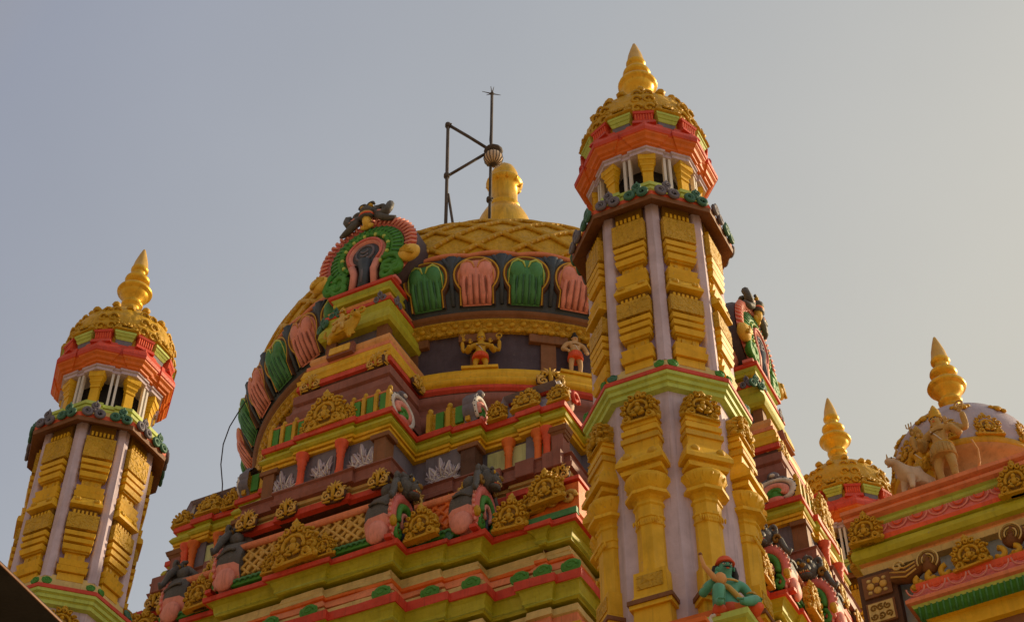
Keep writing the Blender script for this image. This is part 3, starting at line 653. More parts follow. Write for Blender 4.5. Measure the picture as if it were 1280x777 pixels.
for rot in face_mats():
    for u in (-.58, .0, .58): part('relief_panel', leaf_relief(.46 if u else .34, .46), vt, at(rot, u, 4.80 if u else 4.84, 12.44), 'slate panel with pale leaf relief')
    for u in (-.28, .28): part('small_column', COL_O, vt, at(rot, u, 4.90, 12.38, 1))
    for sg in (-1, 1):
        m = MB(); m.box((0, .05, .26), (.16, .2, .54), 'brown'); m.box((0, .04, .5), (.26, .22, .07), 'brown'); m.box((0, .04, .03), (.22, .22, .07), 'brown'); part('corner_pier', m, vt, at(rot, sg * .80, 4.80, 12.41))
        part('relief_panel', leaf_relief(.5, .46), vt, at(rot, sg * 1.30, 4.15, 12.44), 'slate panel with pale leaf relief')
        m = MB(); m.box((0, .05, .26), (.2, .2, .54), 'dark_brown'); m.box((0, .04, .5), (.28, .22, .07), 'brown'); part('corner_pier', m, vt, at(rot, sg * 1.66, 4.14, 12.41))
        m = MB(); m.box((0, .05, .25), (.95, .08, .5), 'mint'); part('niche_panel', m, vt, at(rot, sg * 2.28, 3.96, 12.40), 'pale green niche')
        for u in (2.12, 2.52, 2.64): part('small_column', COL_OR if u < 2.6 else COL_O, vt, at(rot, sg * u, 4.00, 12.38))
        m = MB(); m.box((0, .05, .26), (.15, .2, .54), 'maroon'); m.stack([(.36, .40, .09, .10, .12, .14), (.40, .44, .11, .12, .15, .17), (.44, .50, .13, .15, .18, .2)], 'brown', .1); part('corner_pier', m, vt, at(rot, sg * 2.78, 3.96, 12.41))
        # notched maroon ledge blocks under the niches
        for u in (2.0, 2.44, 2.80): part('ledge_block', (lambda mm: (mm.box((0, 0, .12), (.24, .14, .24), 'maroon'), mm)[1])(MB()), vt, at(rot, sg * u, 4.16, 12.15))
        # gilt scrolls at the re-entrant corners
        for u, n, z in ((.32, 5.02, 11.93), (.92, 5.0, 11.95), (1.05, 4.40, 11.95), (1.80, 4.38, 11.93), (2.86, 4.16, 11.93)): part('scroll', SCROLL, vt, at(rot, sg * u, n, z, .30, sy=.3, sz=.32))
        # gables and crests of the second parapet
        part('crest', KUDU, vt, at(rot, sg * 1.98, 4.02, 13.32, .28, sy=.4)); part('crest', KUDU, vt, at(rot, sg * 2.36, 4.02, 13.36, .36, sy=.4, tilt=R(-14))); part('crest', KUDU, vt, at(rot, sg * 2.80, 3.98, 13.33, .30, sy=.4, tilt=R(-10)))
    part('crest', KUDU, vt, at(rot, 0, 4.86, 13.32, .52, sy=.5)); 
    for sg in (-1, 1):
        part('crest', KUDU, vt, at(rot, sg * .27, 4.82, 13.32, .26, sy=.3))
        m = MB(); m.box((0, .15, .18), (.52, .3, .34), 'gold_fine')
        for i in range(3): m.box((-.19 + .19 * i, -.005, .17), (.09, .05, .27), 'green')
        for i in range(4):
            m.box((-.26 + .175 * i, -.01, .17), (.05, .08, .32), 'gold'); m.blob((-.26 + .175 * i, .0, .38), (.035, .035, .045), 'gold', 7, 5)
        m.tube([(-.27, 0, .345), (.27, 0, .345)], .02, 'salmon', 6)
        bal = part('balustrade', m, vt, at(rot, sg * .60, 4.80, 13.32))
        m = MB(); m.box((0, .15, .18), (.62, .3, .34), 'gold_fine')
        for i in range(2): m.box((-.14 + .28 * i, -.005, .17), (.11, .05, .27), 'green')
        for i in range(3):
            m.box((-.29 + .28 * i, -.01, .17), (.06, .08, .32), 'gold'); m.blob((-.29 + .28 * i, .0, .38), (.04, .04, .05), 'gold', 7, 5)
        part('balustrade', m, vt, at(rot, sg * 1.38, 4.16, 13.32))
        # small gable ends facing sideways
        for u, n, ww, hh in ((.86, 4.50, .66, .44), (1.74, 4.06, .40, .46)):
            m = MB(); m.plaque(horseshoe(1, 1.1, 8, .08), .35, -.02, 'slate', .05); m.tube(arc(0, .5, .40, R(-60), R(240), 20, -.03), .08, 'white', 5)
            for i in range(12):
                a = R(-30 + 240 * i / 11); m.tube([(.36 * math.cos(a), -.06, .5 + .36 * math.sin(a)), (.48 * math.cos(a + .1), -.06, .5 + .48 * math.sin(a + .1))], .02, 'near_black', 4)
            m.tube(arc(0, .45, .22, R(-40), R(220), 16, -.06), .10, 'pink_petal', 7); m.tube(arc(0, .40, .12, R(-30), R(210), 12, -.09), .06, 'green', 6); m.blob((0, -.06, .3), (.16, .08, .26), 'green', 8, 5); m.blob((0, -.12, .12), (.2, .08, .12), 'pink', 8, 5)
            m.blob((0, .0, 1.1), (.14, .14, .14), 'slate', 8, 5); m.blob((0, -.1, 1.07), (.07, .07, .06), 'white', 6, 4)
            part('gable_end', m, vt, at(rot, sg * u, n, 13.32, ww, turn=sg * PI / 2, sz=hh, sy=.42), 'grey and white striped gable end with pink and green scroll')
    # wedge roof of the corner pavilions
    for sg in (-1, 1):
        m = MB(); m.stack([(0, .44, .50, .36, .04, -.22)], 'lavender_grey', .8); m.tube([(-.38, .98, .45), (.38, .98, .45)], .04, 'red', 6)
        part('pavilion_roof', m, vt, at(rot, sg * 2.38, 4.75, 13.33))
        m = MB(); m.stack([(.0, .5, .16, .10, .12, .04)], 'white', .0); m.blob((0, -.1, .2), (.12, .08, .2), 'stone_plain', 8, 6); m.tube(curl(0, .2, .12, 1, 0, 10, -.2), .03, 'red', 5); part('gable_end', m, vt, at(rot, sg * 2.72, 4.0 - .25, 13.33, 1, turn=sg * PI / 2), 'pale gable end')
# ---- round drum with yellow slab, dark wall and gilt frieze
m = MB()
m.lathe([(3.4, 13.3, 'dark_brown'), (3.72, 13.72, 'dark_brown'), (3.78, 13.74, 'maroon'), (3.90, 13.80, 'maroon'), (3.96, 13.95, 'maroon'), (3.90, 13.97, 'maroon'), (3.88, 14.12, 'maroon'), (3.86, 14.14, 'maroon'), (3.93, 14.17, 'maroon'), (3.93, 14.30, 'maroon'), (3.86, 14.34, 'dark_brown'), (3.84, 14.40, 'red'), (3.90, 14.41, 'red'), (3.89, 14.48, 'red'), (3.84, 14.49, 'yellow'), (3.90, 14.50, 'yellow'), (3.93, 14.56, 'yellow'), (3.91, 14.60, 'yellow'), (3.86, 14.61, 'yellow'), (3.89, 14.66, 'yellow'), (3.87, 14.77, 'yellow'), (3.83, 14.79, 'yellow'), (3.62, 14.80, 'purple_wall'), (3.66, 15.62, 'purple_wall')], 128)
part('drum', m, vt, VX)
m = MB()
m.lathe([(3.6, 15.60, 'gold_fine'), (3.71, 15.605, 'gold_fine'), (3.74, 15.63, 'gold_fine'), (3.75, 15.745, 'gold_fine'), (3.79, 15.755, 'gold_fine'), (3.79, 15.785, 'dark_brown'), (3.74, 15.79, 'brown'), (3.81, 15.82, 'brown'), (3.86, 15.86, 'brown'), (3.80, 15.93, 'dark_brown'), (3.7, 15.95, 'dark_brown')], 128)
for i in range(150):
    a = 2 * PI * i / 150; r = 3.755
    m.blob((r * math.sin(a), -r * math.cos(a), 15.69 + .02 * (i % 2)), (.05, .03, .04), 'gold', 6, 4)
    a += PI / 150; m.blob((3.74 * math.sin(a), -3.73 * math.cos(a), 15.60), (.05, .04, .03), 'gold', 6, 4)
part('frieze', m, vt, VX)
for i in range(24):
    a = 2 * PI * (i + .5) / 24
    m = MB(); m.box((0, 0, .38), (.21, .10, .80), 'brown'); m.box((0, -.02, .72), (.54, .13, .15), 'brown')
    part('pier', m.mesh('pier') if i == 0 else pi_, vt, VX @ RZ(a + R(14.2)) @ T(0, -3.63, 14.79))
    if i == 0: pi_ = [c for c in vt.children if c.name == 'pier'][0].data
# ---- lotus petals
Z0, Z1 = 15.93, 16.78
def dome_r(z):    # bulging shoulder under the cap
    t = (z - Z0) / (Z1 - Z0); return 3.80 + .25 * math.sin(PI * min(1, max(0, t)) * .62) 
DM = MB(); DM.lathe([(dome_r(Z0 + (Z1 - Z0) * i / 10), Z0 + (Z1 - Z0) * i / 10) for i in range(11)], 128, 'charcoal_blue')
CAPR, CAPH, CAPZ = 4.0, 2.65, 16.78
def cap_pt(a, th, o=0.0):
    r = (CAPR + o) * math.cos(th); return (r * math.sin(a), -r * math.cos(a), CAPZ + (CAPH + o) * math.sin(th))
DM.lathe([(4.02, 16.77, 'gold_relief')] + [((CAPR) * math.cos(th), CAPZ + CAPH * math.sin(th), 'gold_relief') for th in [PI / 2 * i / 24 for i in range(1, 24)]] + [(.02, CAPZ + CAPH, 'gold')], 128, 'gold_relief')
NP = 36
for i in range(NP * 8):     # wavy pink rim above the petals
    pass
DM.tube([((4.03) * math.sin(a), -4.03 * math.cos(a), 16.79 + .05 * abs(math.sin(a * NP / 2))) for a in [2 * PI * i / (NP * 8) for i in range(NP * 8)]], .045, 'salmon', 6, closed=True)
dome = part('dome', DM, vt, VX)
def make_petal(col, col2):
    m = MB(); HW = .352; H = .80
    def outline(k, yoff, n=30, foot=.0):
        pts = []
        for i in range(n + 1):
            t = i / n; a = -PI * .5 + 2 * PI * .5 * 0
            # arch: straight sides tapering to the foot, round head
            ang = R(-42) + R(264) * t
            x = HW * k * math.cos(ang); z = .46 + .36 * k * math.sin(ang)
            pts.append((x, z))
        pts = [(pts[0][0] * 1.02, .02)] + pts + [(pts[-1][0] * 1.02, .02)]
        return [(x, yoff, z) for x, z in pts]
    rings = [(1.0, -.01, 'dark_brown'), (.97, -.07, 'dark_brown'), (.90, -.10, 'gold'), (.84, -.095, 'brown'), (.76, -.06, col)]
    O = [outline(k, y) for k, y, _ in rings]; n = len(O[0])
    for j in range(len(rings) - 1):
        m.add(O[j] + O[j + 1], [(i, i + 1, n + i + 1, n + i) for i in range(n - 1)], rings[j][2])
    # bulging inner petal
    vs = list(O[-1]); lay = 4
    for l in range(1, lay + 1):
        k = 1 - l / lay
        vs += [(x * (.08 + .92 * k), -.07 - .10 * math.sin(PI / 2 * (1 - k)), .40 + (z - .40) * (.08 + .92 * k)) for x, y, z in O[-1]]
    fs = []
    for l in range(lay):
        for i in range(n): fs.append((l * n + i, l * n + (i + 1) % n, (l + 1) * n + (i + 1) % n, (l + 1) * n + i))
    m.add(vs, fs, col); m.add(vs[lay * n:], [tuple(range(n))], col)
    for i in range(-2, 3):      # low ribs on the lower half
        x = i * .088; q = .012 * abs(i)
        m.tube([(x * 1.0, -.078, .03), (x * 1.02, -.122 + q, .16), (x * 1.0, -.156 + q, .28), (x * .95, -.170 + q, .38), (x * .85, -.160 + q, .47)], [.026, .032, .030, .022, .008], col, 7)
    for i in (-1.5, -.5, .5, 1.5):      # painted grooves between the ribs
        x = i * .088; q = .012 * abs(i)
        m.tube([(x, -.085, .03), (x * 1.02, -.138 + q, .16), (x, -.172 + q, .28), (x * .95, -.182 + q, .40)], [.010, .011, .010, .004], 'maroon' if 'pink' in col else 'jade', 5)
    for sg in (-1, 1):          # two rounded lobes at the head, edged lighter
        m.blob((sg * .115, -.115, .50), (.115, .075, .17), col, 10, 7)
        m.tube([(sg * .02, -.165, .52), (sg * .05, -.165, .62), (sg * .12, -.155, .665), (sg * .19, -.13, .62), (sg * .235, -.105, .48), (sg * .245, -.09, .30)], [.008, .018, .022, .020, .012, .006], col2, 6)
    return m
def bend(m, cx=0):
    """wrap a flat petal onto the dome shoulder"""
    out = []
    for x, y, z in m.v:
        zz = Z0 + .02 + z * (Z1 - Z0) / .90; r = dome_r(zz) - y * .72; a = x / 4.0; out.append((r * math.sin(a), -r * math.cos(a), zz))
    m.v = out; return m.mesh('petal')
PET = (bend(make_petal('pink_petal', 'peach')), bend(make_petal('leaf_green', 'light_green')))
gm = MB(); gm.tube([(0, -.03, .05), (0, -.06, .3), (.0, -.05, .55), (0, -.09, .80)], [.03, .03, .05, .085], 'charcoal_blue', 7)
for sg in (-1, 1): gm.tube([(0, -.06, .5), (sg * .05, -.08, .68), (sg * .12, -.09, .80)], [.025, .04, .028], 'charcoal_blue', 6)
GAP = bend(gm)
PH0 = R(26.66) 
for i in range(NP):
    a = PH0 + 2 * PI * (i + .5) / NP
    part('petal', PET[1 - i % 2], dome, RZ(a + R(random.uniform(-.3, .3))), 'pink lotus petal' if i % 2 else 'green lotus petal')
    part('sepal', GAP, dome, RZ(a + PI / NP))
# lattice of crossed ribs on the cap
m = MB()
for i in range(NP):
    for sg in (-1, 1):
        pts = []
        for k in range(26):
            th = R(1) + R(84) * k / 25; tw = math.log(math.tan(PI / 4 + th / 2)) * .78
            pts.append(cap_pt(PH0 + 2 * PI * i / NP + sg * tw, th, .02))
        m.tube(pts, [.045 * max(.3, math.cos(R(84) * k / 25)) for k in range(26)], 'gold', 5)
        for k in range(40):
            th = R(1.5) + R(62) * k / 39; tw = math.log(math.tan(PI / 4 + th / 2)) * .78
            m.blob(cap_pt(PH0 + 2 * PI * i / NP + sg * tw + .018 * sg / max(.3, math.cos(th)), th + .012, .03), .032 * max(.4, math.cos(th)), 'gold_pale' if sg > 0 else 'gold', 5, 3)
part('crossed_ribs', m, dome)
m = MB(); m.lathe([(1.0, 19.30), (.95, 19.5), (.7, 19.7), (.55, 20.2), (.50, 21.0), (.52, 21.3), (.50, 21.6), (.46, 21.85), (.38, 22.05), (.25, 22.12), (.24, 22.18), (.29, 22.24), (.29, 22.28), (.245, 22.32), (.24, 22.78), (.30, 22.84), (.34, 22.90), (.33, 22.94), (.265, 22.97), (.27, 23.05), (.25, 23.18), (.20, 23.31), (.12, 23.40), (.06, 23.43), (.05, 23.47), (.03, 23.52), (0, 23.53)], 32, 'gold_bright')
for i in range(10):
    a = 2 * PI * i / 10; m.tube([(.26 * math.sin(a), -.26 * math.cos(a), 22.84), (.31 * math.sin(a), -.31 * math.cos(a), 22.90), (.345 * math.sin(a), -.345 * math.cos(a), 22.885)], [.05, .04, .012], 'gold_bright', 6)
part('finial', m, dome)
# ---- projecting dormers with the great horseshoe gables
def dormer(rot):
    b = MB(); A, D, B = .51, 4.41, 3.5
    sq = [(-A, -D), (A, -D), (A, -B), (-A, -B)]
    b.sweep(sq, [(.22, 13.72, 'maroon'), (.25, 13.80, 'maroon'), (.27, 13.95, 'maroon'), (.24, 13.97, 'maroon'), (.20, 14.12, 'maroon'), (.18, 14.14, 'maroon'), (.22, 14.17, 'maroon'), (.22, 14.30, 'maroon'), (.16, 14.34, 'dark_brown'), (.16, 14.40, 'red'), (.205, 14.41, 'red'), (.20, 14.49, 'red'), (.16, 14.495, 'yellow'), (.20, 14.51, 'yellow'), (.21, 14.57, 'yellow'), (.16, 14.60, 'yellow'), (.18, 14.65, 'yellow'), (.15, 14.77, 'yellow'), (.10, 14.785, 'orange'), (.13, 14.80, 'salmon'), (.13, 14.86, 'peach'), (.09, 14.90, 'peach'), (.11, 14.95, 'peach'), (.10, 15.02, 'peach'), (-.08, 15.03, 'slate'), (-.08, 15.38, 'slate')], caps=False)
    b.sweep(sq, [(-.1, 15.36, 'olive'), (.03, 15.37, 'olive'), (.06, 15.42, 'olive'), (.05, 15.52, 'olive'), (.02, 15.60, 'olive'), (-.02, 15.68, 'olive'), (.0, 15.76, 'olive'), (.0, 15.785, 'red'), (.015, 15.79, 'red'), (.01, 15.85, 'red'), (-.03, 15.86, 'peach'), (-.03, 15.90, 'peach'), (-.01, 15.93, 'peach'), (-.05, 15.98, 'peach'), (-.14, 15.99, 'dark_brown'), (-.14, 16.06, 'olive'), (-.06, 16.07, 'olive'), (-.055, 16.12, 'olive'), (-.075, 16.16, 'light_green'), (-.03, 16.19, 'red'), (.0, 16.20, 'red'), (.0, 16.255, 'red'), (-.03, 16.26, 'red')])
    d = part('dormer', b, vt, VX @ RZ(rot))
    for u in (-.40, .40):
        p = MB(); p.box((0, .05, .17), (.16, .14, .34), 'brown'); part('corner_pier', p, d, T(u, -4.36, 15.03))
    for sg in (-1, 1):
        part('scroll', SCROLL, d, T(sg * .50, -4.58, 14.36) @ S(.30, .3, .30)); part('scroll', SCROLL, d, T(sg * .62, -4.50, 14.36) @ RZ(sg * PI / 2) @ S(.26, .3, .30)); part('scroll', SCROLL, d, T(sg * .74, -3.95, 14.38) @ RZ(sg * PI / 2) @ S(.30, .3, .30))
        part('flower', FL_G if sg < 0 else FL_P, d, T(sg * .36, -4.40, 15.78) @ S(.20, .22, .24)); part('flower', FL_P, d, T(sg * .51, -4.22, 15.78) @ RZ(sg * PI / 2) @ S(.2, .22, .24))
    part('flower', FL_G, d, T(-.56, -4.36, 15.66) @ RZ(-.5) @ S(.30, .3, .30))
    p = MB(); p.box((0, 0, 0), (.40, .07, .20), 'maroon'); p.box((0, -.03, 0), (.31, .05, .13), 'pale_yellow'); part('plaque', p, d, T(-.1, -4.56, 14.93) @ RX(R(-8)))
    return d
for rot in face_mats():
    d = dormer(rot)
    # great horseshoe gable: dark barrel behind, beaded pink ring, green ring, keyhole niche
    g = MB(); W = .74; n = 36
    o = [(W * math.cos(a), .70 + .70 * math.sin(a)) for a in [R(-68) + R(316) * i / n for i in range(n + 1)]]
    vs = []; nn = len(o)
    for y, k in ((1.0, .9), (.75, 1.0), (.16, 1.02), (.06, 1.0)): vs += [(x * k, y, .70 + (z - .70) * k) for x, z in o]
    g.add(vs, [(r * nn + i, r * nn + i + 1, (r + 1) * nn + i + 1, (r + 1) * nn + i) for r in range(3) for i in range(nn - 1)], 'purple_wall'); g.add(vs[3 * nn:], [tuple(range(nn))], 'maroon', False); g.add(vs[:nn], [tuple(range(nn))], 'purple_wall', False)
    gab = part('horseshoe_gable', g, vt, VX @ RZ(rot) @ T(0, -4.30, 16.25) @ S(1.05, 1.0, 1.03))
    def band(r0, r1, z0, z1, y, mat, a0=-62, a1=242, nseg=40, bulge=.05, c=.70):
        q = MB(); vs = []; fs = []; L = 7
        for j in range(L):
            t = j / (L - 1); r = r0 + (r1 - r0) * t; rzz = z0 + (z1 - z0) * t
            for i in range(nseg + 1):
                a = R(a0) + R(a1 - a0) * i / nseg; vs.append((r * math.cos(a), y - bulge * math.sin(PI * t), c + rzz * math.sin(a)))
        for j in range(L - 1):
            for i in range(nseg): fs.append((j * (nseg + 1) + i, j * (nseg + 1) + i + 1, (j + 1) * (nseg + 1) + i + 1, (j + 1) * (nseg + 1) + i))
        q.add(vs, fs, mat); return q
    q = band(.755, .56, .715, .53, .04, 'pink')
    for i in range(44):
        a = R(-60) + R(300) * i / 43
        q.tube([(.76 * math.cos(a), .03, .70 + .72 * math.sin(a)), (.70 * math.cos(a), -.025, .70 + .66 * math.sin(a)), (.60 * math.cos(a), -.025, .70 + .565 * math.sin(a))], [.022, .024, .012], 'pink_petal', 5)
    part('pink_ring', q, gab)
    q = band(.575, .31, .545, .30, -.0, 'green', -50, 230)
    for i in range(30):
        a = R(-45) + R(270) * i / 29; q.blob((.36 * math.cos(a), -.05, .70 + .35 * math.sin(a)), (.035, .03, .035), 'light_green' if i % 3 == 0 else 'green', 6, 4); q.tube([(.56 * math.cos(a), -.02, .70 + .53 * math.sin(a)), (.44 * math.cos(a), -.06, .70 + .42 * math.sin(a))], .014, 'leaf_green', 4)
    for sg in (-1, 1):
        for k, (cx, cz, rr) in enumerate(((.40, .30, .20), (.36, .16, .13), (.50, .20, .10))):
            q.tube(curl(sg * cx, cz, rr, 1.2, R(120), 16, -.05, -sg), .045, 'green', 6); q.blob((sg * cx, -.01, cz), (rr * .9, .05, rr * .9), 'green', 9, 5)
    part('green_ring', q, gab)
    q = band(.315, .20, .305, .20, -.02, 'pink_petal', -50, 230, bulge=.05)
    for sg in (-1, 1): q.tube([(sg * .20, -.03, .50), (sg * .15, -.04, .34), (sg * .17, -.03, .05)], [.06, .055, .05], 'pink_petal', 7)
    q.tube([(.27 * math.cos(R(a)), -.07, .70 + .265 * math.sin(R(a))) for a in range(-45, 226, 10)], .022, 'pink', 5)
    part('pink_inner_ring', q, gab)
    q = MB(); q.blob((0, .0, .70), (.23, .07, .23), 'charcoal_blue', 14, 8); q.tube([(0, -.02, .55), (0, -.02, .3), (0, -.02, .04)], [.11, .075, .085], 'charcoal_blue', 8)
    q.tube(arc(0, .70, .14, 0, 2 * PI, 14, -.06)[:-1], .02, 'slate', 5, closed=True)
    for i in range(3): q.tube(arc(0, .62 + .07 * i, .06, R(200), R(340), 6, -.07), .016, 'slate', 5)
    q.tube([(0, -.08, .5), (0, -.09, .1)], .02, 'slate', 5); part('keyhole_niche', q, gab)
    q = MB()
    for sg in (-1, 1):
        q.blob((sg * .69, -.04, .40), (.17, .10, .14), 'pale_yellow', 10, 6)
        for i in range(4): q.tube([(sg * .60, -.12, .42), (sg * (.70 + .03 * i), -.12, .48 - .06 * i)], .025, 'gold', 5)
    q.plaque([(-.52, 0), (.52, 0), (.52, .05), (-.52, .05)], .1, -.06, 'pink', .02)
    part('yellow_boss', q, gab)
    # lion mask with dark tendrils on the crown
    h = MB()
    h.blob((0, .05, 1.62), (.20, .22, .19), 'lion_grey', 14, 9); h.blob((.0, -.14, 1.56), (.15, .12, .10), 'lion_grey', 10, 6)
    h.blob((0, -.13, 1.44), (.17, .12, .06), 'vermilion', 10, 5); h.blob((0, -.15, 1.475), (.15, .10, .035), 'cream', 9, 4); h.blob((0, -.14, 1.40), (.17, .11, .04), 'lion_grey', 9, 4)
    for sg in (-1, 1):
        h.blob((sg * .09, -.15, 1.68), (.05, .05, .05), 'gold', 8, 5); h.tube(arc(sg * .09, 1.69, .075, R(0), R(180), 8, -.15), .03, 'lion_grey', 5)
        h.tube(curl(sg * .24, 1.62, .12, .9, R(-90), 12, -.03, sg), .06, 'lion_grey', 7)
        h.tube([(sg * .16, -.06, 1.50), (sg * .30, -.08, 1.42), (sg * .42, -.1, 1.40), (sg * .48, -.08, 1.52), (sg * .47, -.05, 1.63), (sg * .40, -.03, 1.66)], [.09, .085, .08, .075, .08, .05], 'lion_grey', 8)
        h.tube([(sg * .20, -.08, 1.42), (sg * .33, -.1, 1.30), (sg * .50, -.08, 1.20), (sg * .62, -.04, 1.22)], [.07, .075, .06, .03], 'lion_grey', 8)
        h.tube([(sg * .26, -.12, 1.46), (sg * .38, -.14, 1.40)], [.05, .03], 'pink_petal', 6)
        for i in range(4): h.blob((sg * (.06 + .05 * i), .1, 1.80 - .03 * i), (.07, .08, .06), 'lion_grey', 7, 5)
    h.tube([(0, -.10, 1.38), (0, -.12, 1.26), (0, -.1, 1.16)], [.10, .08, .05], 'pale_yellow', 8); h.blob((0, -.08, 1.2), (.16, .06, .06), 'pale_yellow', 8, 5)
    h.tube([(-.16, .1, 1.78), (0, .05, 1.84), (.2, .08, 1.86), (.24, .1, 1.80)], [.05, .06, .04, .01], 'lion_grey', 6)
    for i in range(8):     # spiny mane running back over the barrel
        a = R(70) - R(95) * i / 7
        h.blob((.79 * math.cos(a), .32, .70 + .75 * math.sin(a)), (.11, .22, .11), 'lion_grey', 8, 6); h.blob((-.79 * math.cos(a), .32, .70 + .75 * math.sin(a)), (.11, .22, .11), 'lion_grey', 8, 6)
    h.v = [(x * .72, y * .8, 1.36 + (z - 1.36) * .74) for x, y, z in h.v]
    part('lion_mask', h, gab)
# scrolls round the rim of the drum slab
for a in (R(26.66 + 9.5), R(26.66 - 28), R(26.66 + 45), R(-30), R(62)):
    part('scroll', SCROLL, vt, VX @ RZ(a) @ T(0, -3.97, 14.36) @ S(.36, .36, .36))

# ------------------------------------------------------------------ figures (front = -y, feet or seat at z = 0)
def face(m, c, r, skin_, brow='near_black', moustache=False, lips='vermilion'):
    x, y, z = c
    m.blob((x, y - r * .98, z - r * .05), (r * .13, r * .18, r * .26), skin_, 7, 5)
    for sg in (-1, 1):
        m.blob((x + sg * r * .38, y - r * .82, z + r * .12), (r * .2, r * .12, r * .12), 'white', 7, 5); m.blob((x + sg * r * .38, y - r * .92, z + r * .12), (r * .09, r * .06, r * .09), 'near_black', 6, 4)
        m.tube([(x + sg * r * .15, y - r * .9, z + r * .30), (x + sg * r * .4, y - r * .88, z + r * .38), (x + sg * r * .62, y - r * .7, z + r * .28)], r * .05, brow, 4)
        m.blob((x + sg * r * .98, y + r * .05, z), (r * .12, r * .2, r * .3), skin_, 7, 5)
        if moustache: m.tube([(x, y - r * .98, z - r * .34), (x + sg * r * .3, y - r * .92, z - r * .36), (x + sg * r * .52, y - r * .74, z - r * .24)], [r * .09, r * .08, r * .02], 'near_black', 5)
    m.blob((x, y - r * .88, z - r * .50), (r * .24, r * .1, r * .08), lips, 7, 4)
def hand(m, c, d, r, mat):
    """small open hand: palm, four fingers and a thumb"""
    c = Vector(c); d = Vector(d).normalized(); sdir = d.cross(Vector((0, -1, 0)))
    sdir = sdir.normalized() if sdir.length > .1 else Vector((1, 0, 0))
    m.blob(tuple(c + d * r * .6), (r * .8, r * .6, r * .9), mat, 8, 5)
    for i in range(4):
        b = c + d * r * 1.2 + sdir * r * (.55 - .37 * i); L = r * (1.2, 1.45, 1.35, 1.05)[i]
        m.tube([tuple(b), tuple(b + d * L * .55), tuple(b + d * L + Vector((0, -r * .35, 0)))], [r * .2, r * .19, r * .13], mat, 5)
    b = c + d * r * .4 + sdir * r * .75; m.tube([tuple(b), tuple(b + sdir * r * .5 + d * r * .4), tuple(b + sdir * r * .55 + d * r * .95)], [r * .22, r * .2, r * .13], mat, 5)
def deity(name, mat, cloth, arms4, crown, label, group, loc, rz, h, squat=0.0):
    root = thing(name, label, 'statue', loc, rz, group)
    J = [(0, 0, .47, (.10, .08)), (0, -.01, .57, (.092, .075)), (0, -.005, .68, (.12, .085)), (0, 0, .75, (.09, .065)), (0, 0, .80, .042), (0, -.012, .87, (.066, .07)), (0, -.005, .93, .058)]
    Ed = [(0, 1), (1, 2), (2, 3), (3, 4), (4, 5), (5, 6)]
    hands = []
    for sg in (-1, 1):
        n = len(J); J += [(sg * .065, 0, .44, .065), (sg * .085, -.02, .25, .048), (sg * .08, .0, .06, .034), (sg * .09, -.07, .025, .028)]; Ed += [(0, n), (n, n + 1), (n + 1, n + 2), (n + 2, n + 3)]
        n = len(J); J += [(sg * .15, 0, .735, .055), (sg * .23, .01, .60, .044), (sg * .18, -.13, .66 if arms4 else .48, .032)]; Ed += [(3, n), (n, n + 1), (n + 1, n + 2)]
        hands.append(((sg * .165, -.145, .675 if arms4 else .47), (0, -.2, 1 if arms4 else -1)))
        if arms4:
            n = len(J); J += [(sg * .13, .03, .75, .05), (sg * .30, .04, .66, .042), (sg * .31, -.02, .84, .030)]; Ed += [(3, n), (n, n + 1), (n + 1, n + 2)]; hands.append(((sg * .29, -.02, .85), (0, 0, 1)))
    me = skin(name + '_body', [(x * h, y * h, z * h, tuple(k * h for k in r) if isinstance(r, tuple) else r * h) for x, y, z, r in J], Ed, mat)
    m = MB(); m.x = S(h)
    for c, d in hands: hand(m, c, d, .032, mat)
    face(m, (0, -.012, .875), .062, mat)
    me = join_into(me, m)
    def sq(vs):
        for v in vs: v.co.z = v.co.z * (1 - squat / .47) if v.co.z < .47 * h else v.co.z - squat * h
    sq(me.vertices); part('body', me, root)
    m = MB(); m.x = S(h)
    m.lathe([(.072, .90), (.078, .92), (.066, .935), (.07, .97), (.056, .985), (.058, 1.02), (.04, 1.035), (.03, 1.07), (.012, 1.10), (0, 1.115)] if crown else [(.068, .89), (.07, .93), (.05, .97), (.03, 1.0), (.03, 1.03), (0, 1.05)], 12, crown or 'near_black')
    part('crown' if crown else 'hair', m, root)
    m = MB(); m.x = S(h)
    m.lathe([(.12, .53), (.128, .49), (.135, .44), (.14, .38), (.13, .375)], 18, cloth)
    for i in range(9): 
        a = R(-70 + 17 * i); m.tube([(.125 * math.sin(a), -.122 * math.cos(a), .50), (.140 * math.sin(a), -.138 * math.cos(a), .385)], .012, cloth, 5)
    m.tube([(.118 * math.sin(a), -.105 * math.cos(a), .53) for a in [2 * PI * i / 16 for i in range(16)]], .014, 'gold', 5, closed=True)
    part('skirt', m, root)
    m = MB(); m.x = S(h)
    m.tube([(.075 * math.sin(a), -.02 - .07 * math.cos(a), .755 - .06 * (1 + math.cos(a)) / 2) for a in [2 * PI * i / 16 for i in range(16)]], .009, 'gold_dark', 5, closed=True)
    m.tube([(-.07, -.05, .75), (0, -.085, .64), (.06, -.06, .54)], .008, 'white', 5)
    for sg in (-1, 1): m.tube([(sg * .165 + .035 * math.cos(a), .005 + .035 * math.sin(a), .68) for a in [2 * PI * i / 10 for i in range(10)]], .009, 'gold_dark', 5, closed=True)
    part('jewellery', m, root)
    if arms4:
        for sg in (-1, 1):
            m = MB(); m.x = S(h); 
            if sg < 0: 
                m.tube([(-.30, -.04, .84), (-.30, -.04, .99)], .008, mat, 5)
                for d in (-.03, 0, .03): m.tube([(-.30, -.04, .93), (-.30 + d, -.04, .95), (-.30 + d * 1.1, -.04, 1.0)], .007, mat, 5)
            else: m.tube(arc(.30, .93, .045, 0, 2 * PI, 14, -.03)[:-1], .012, mat, 6, closed=True)
            part('emblem', m, root)
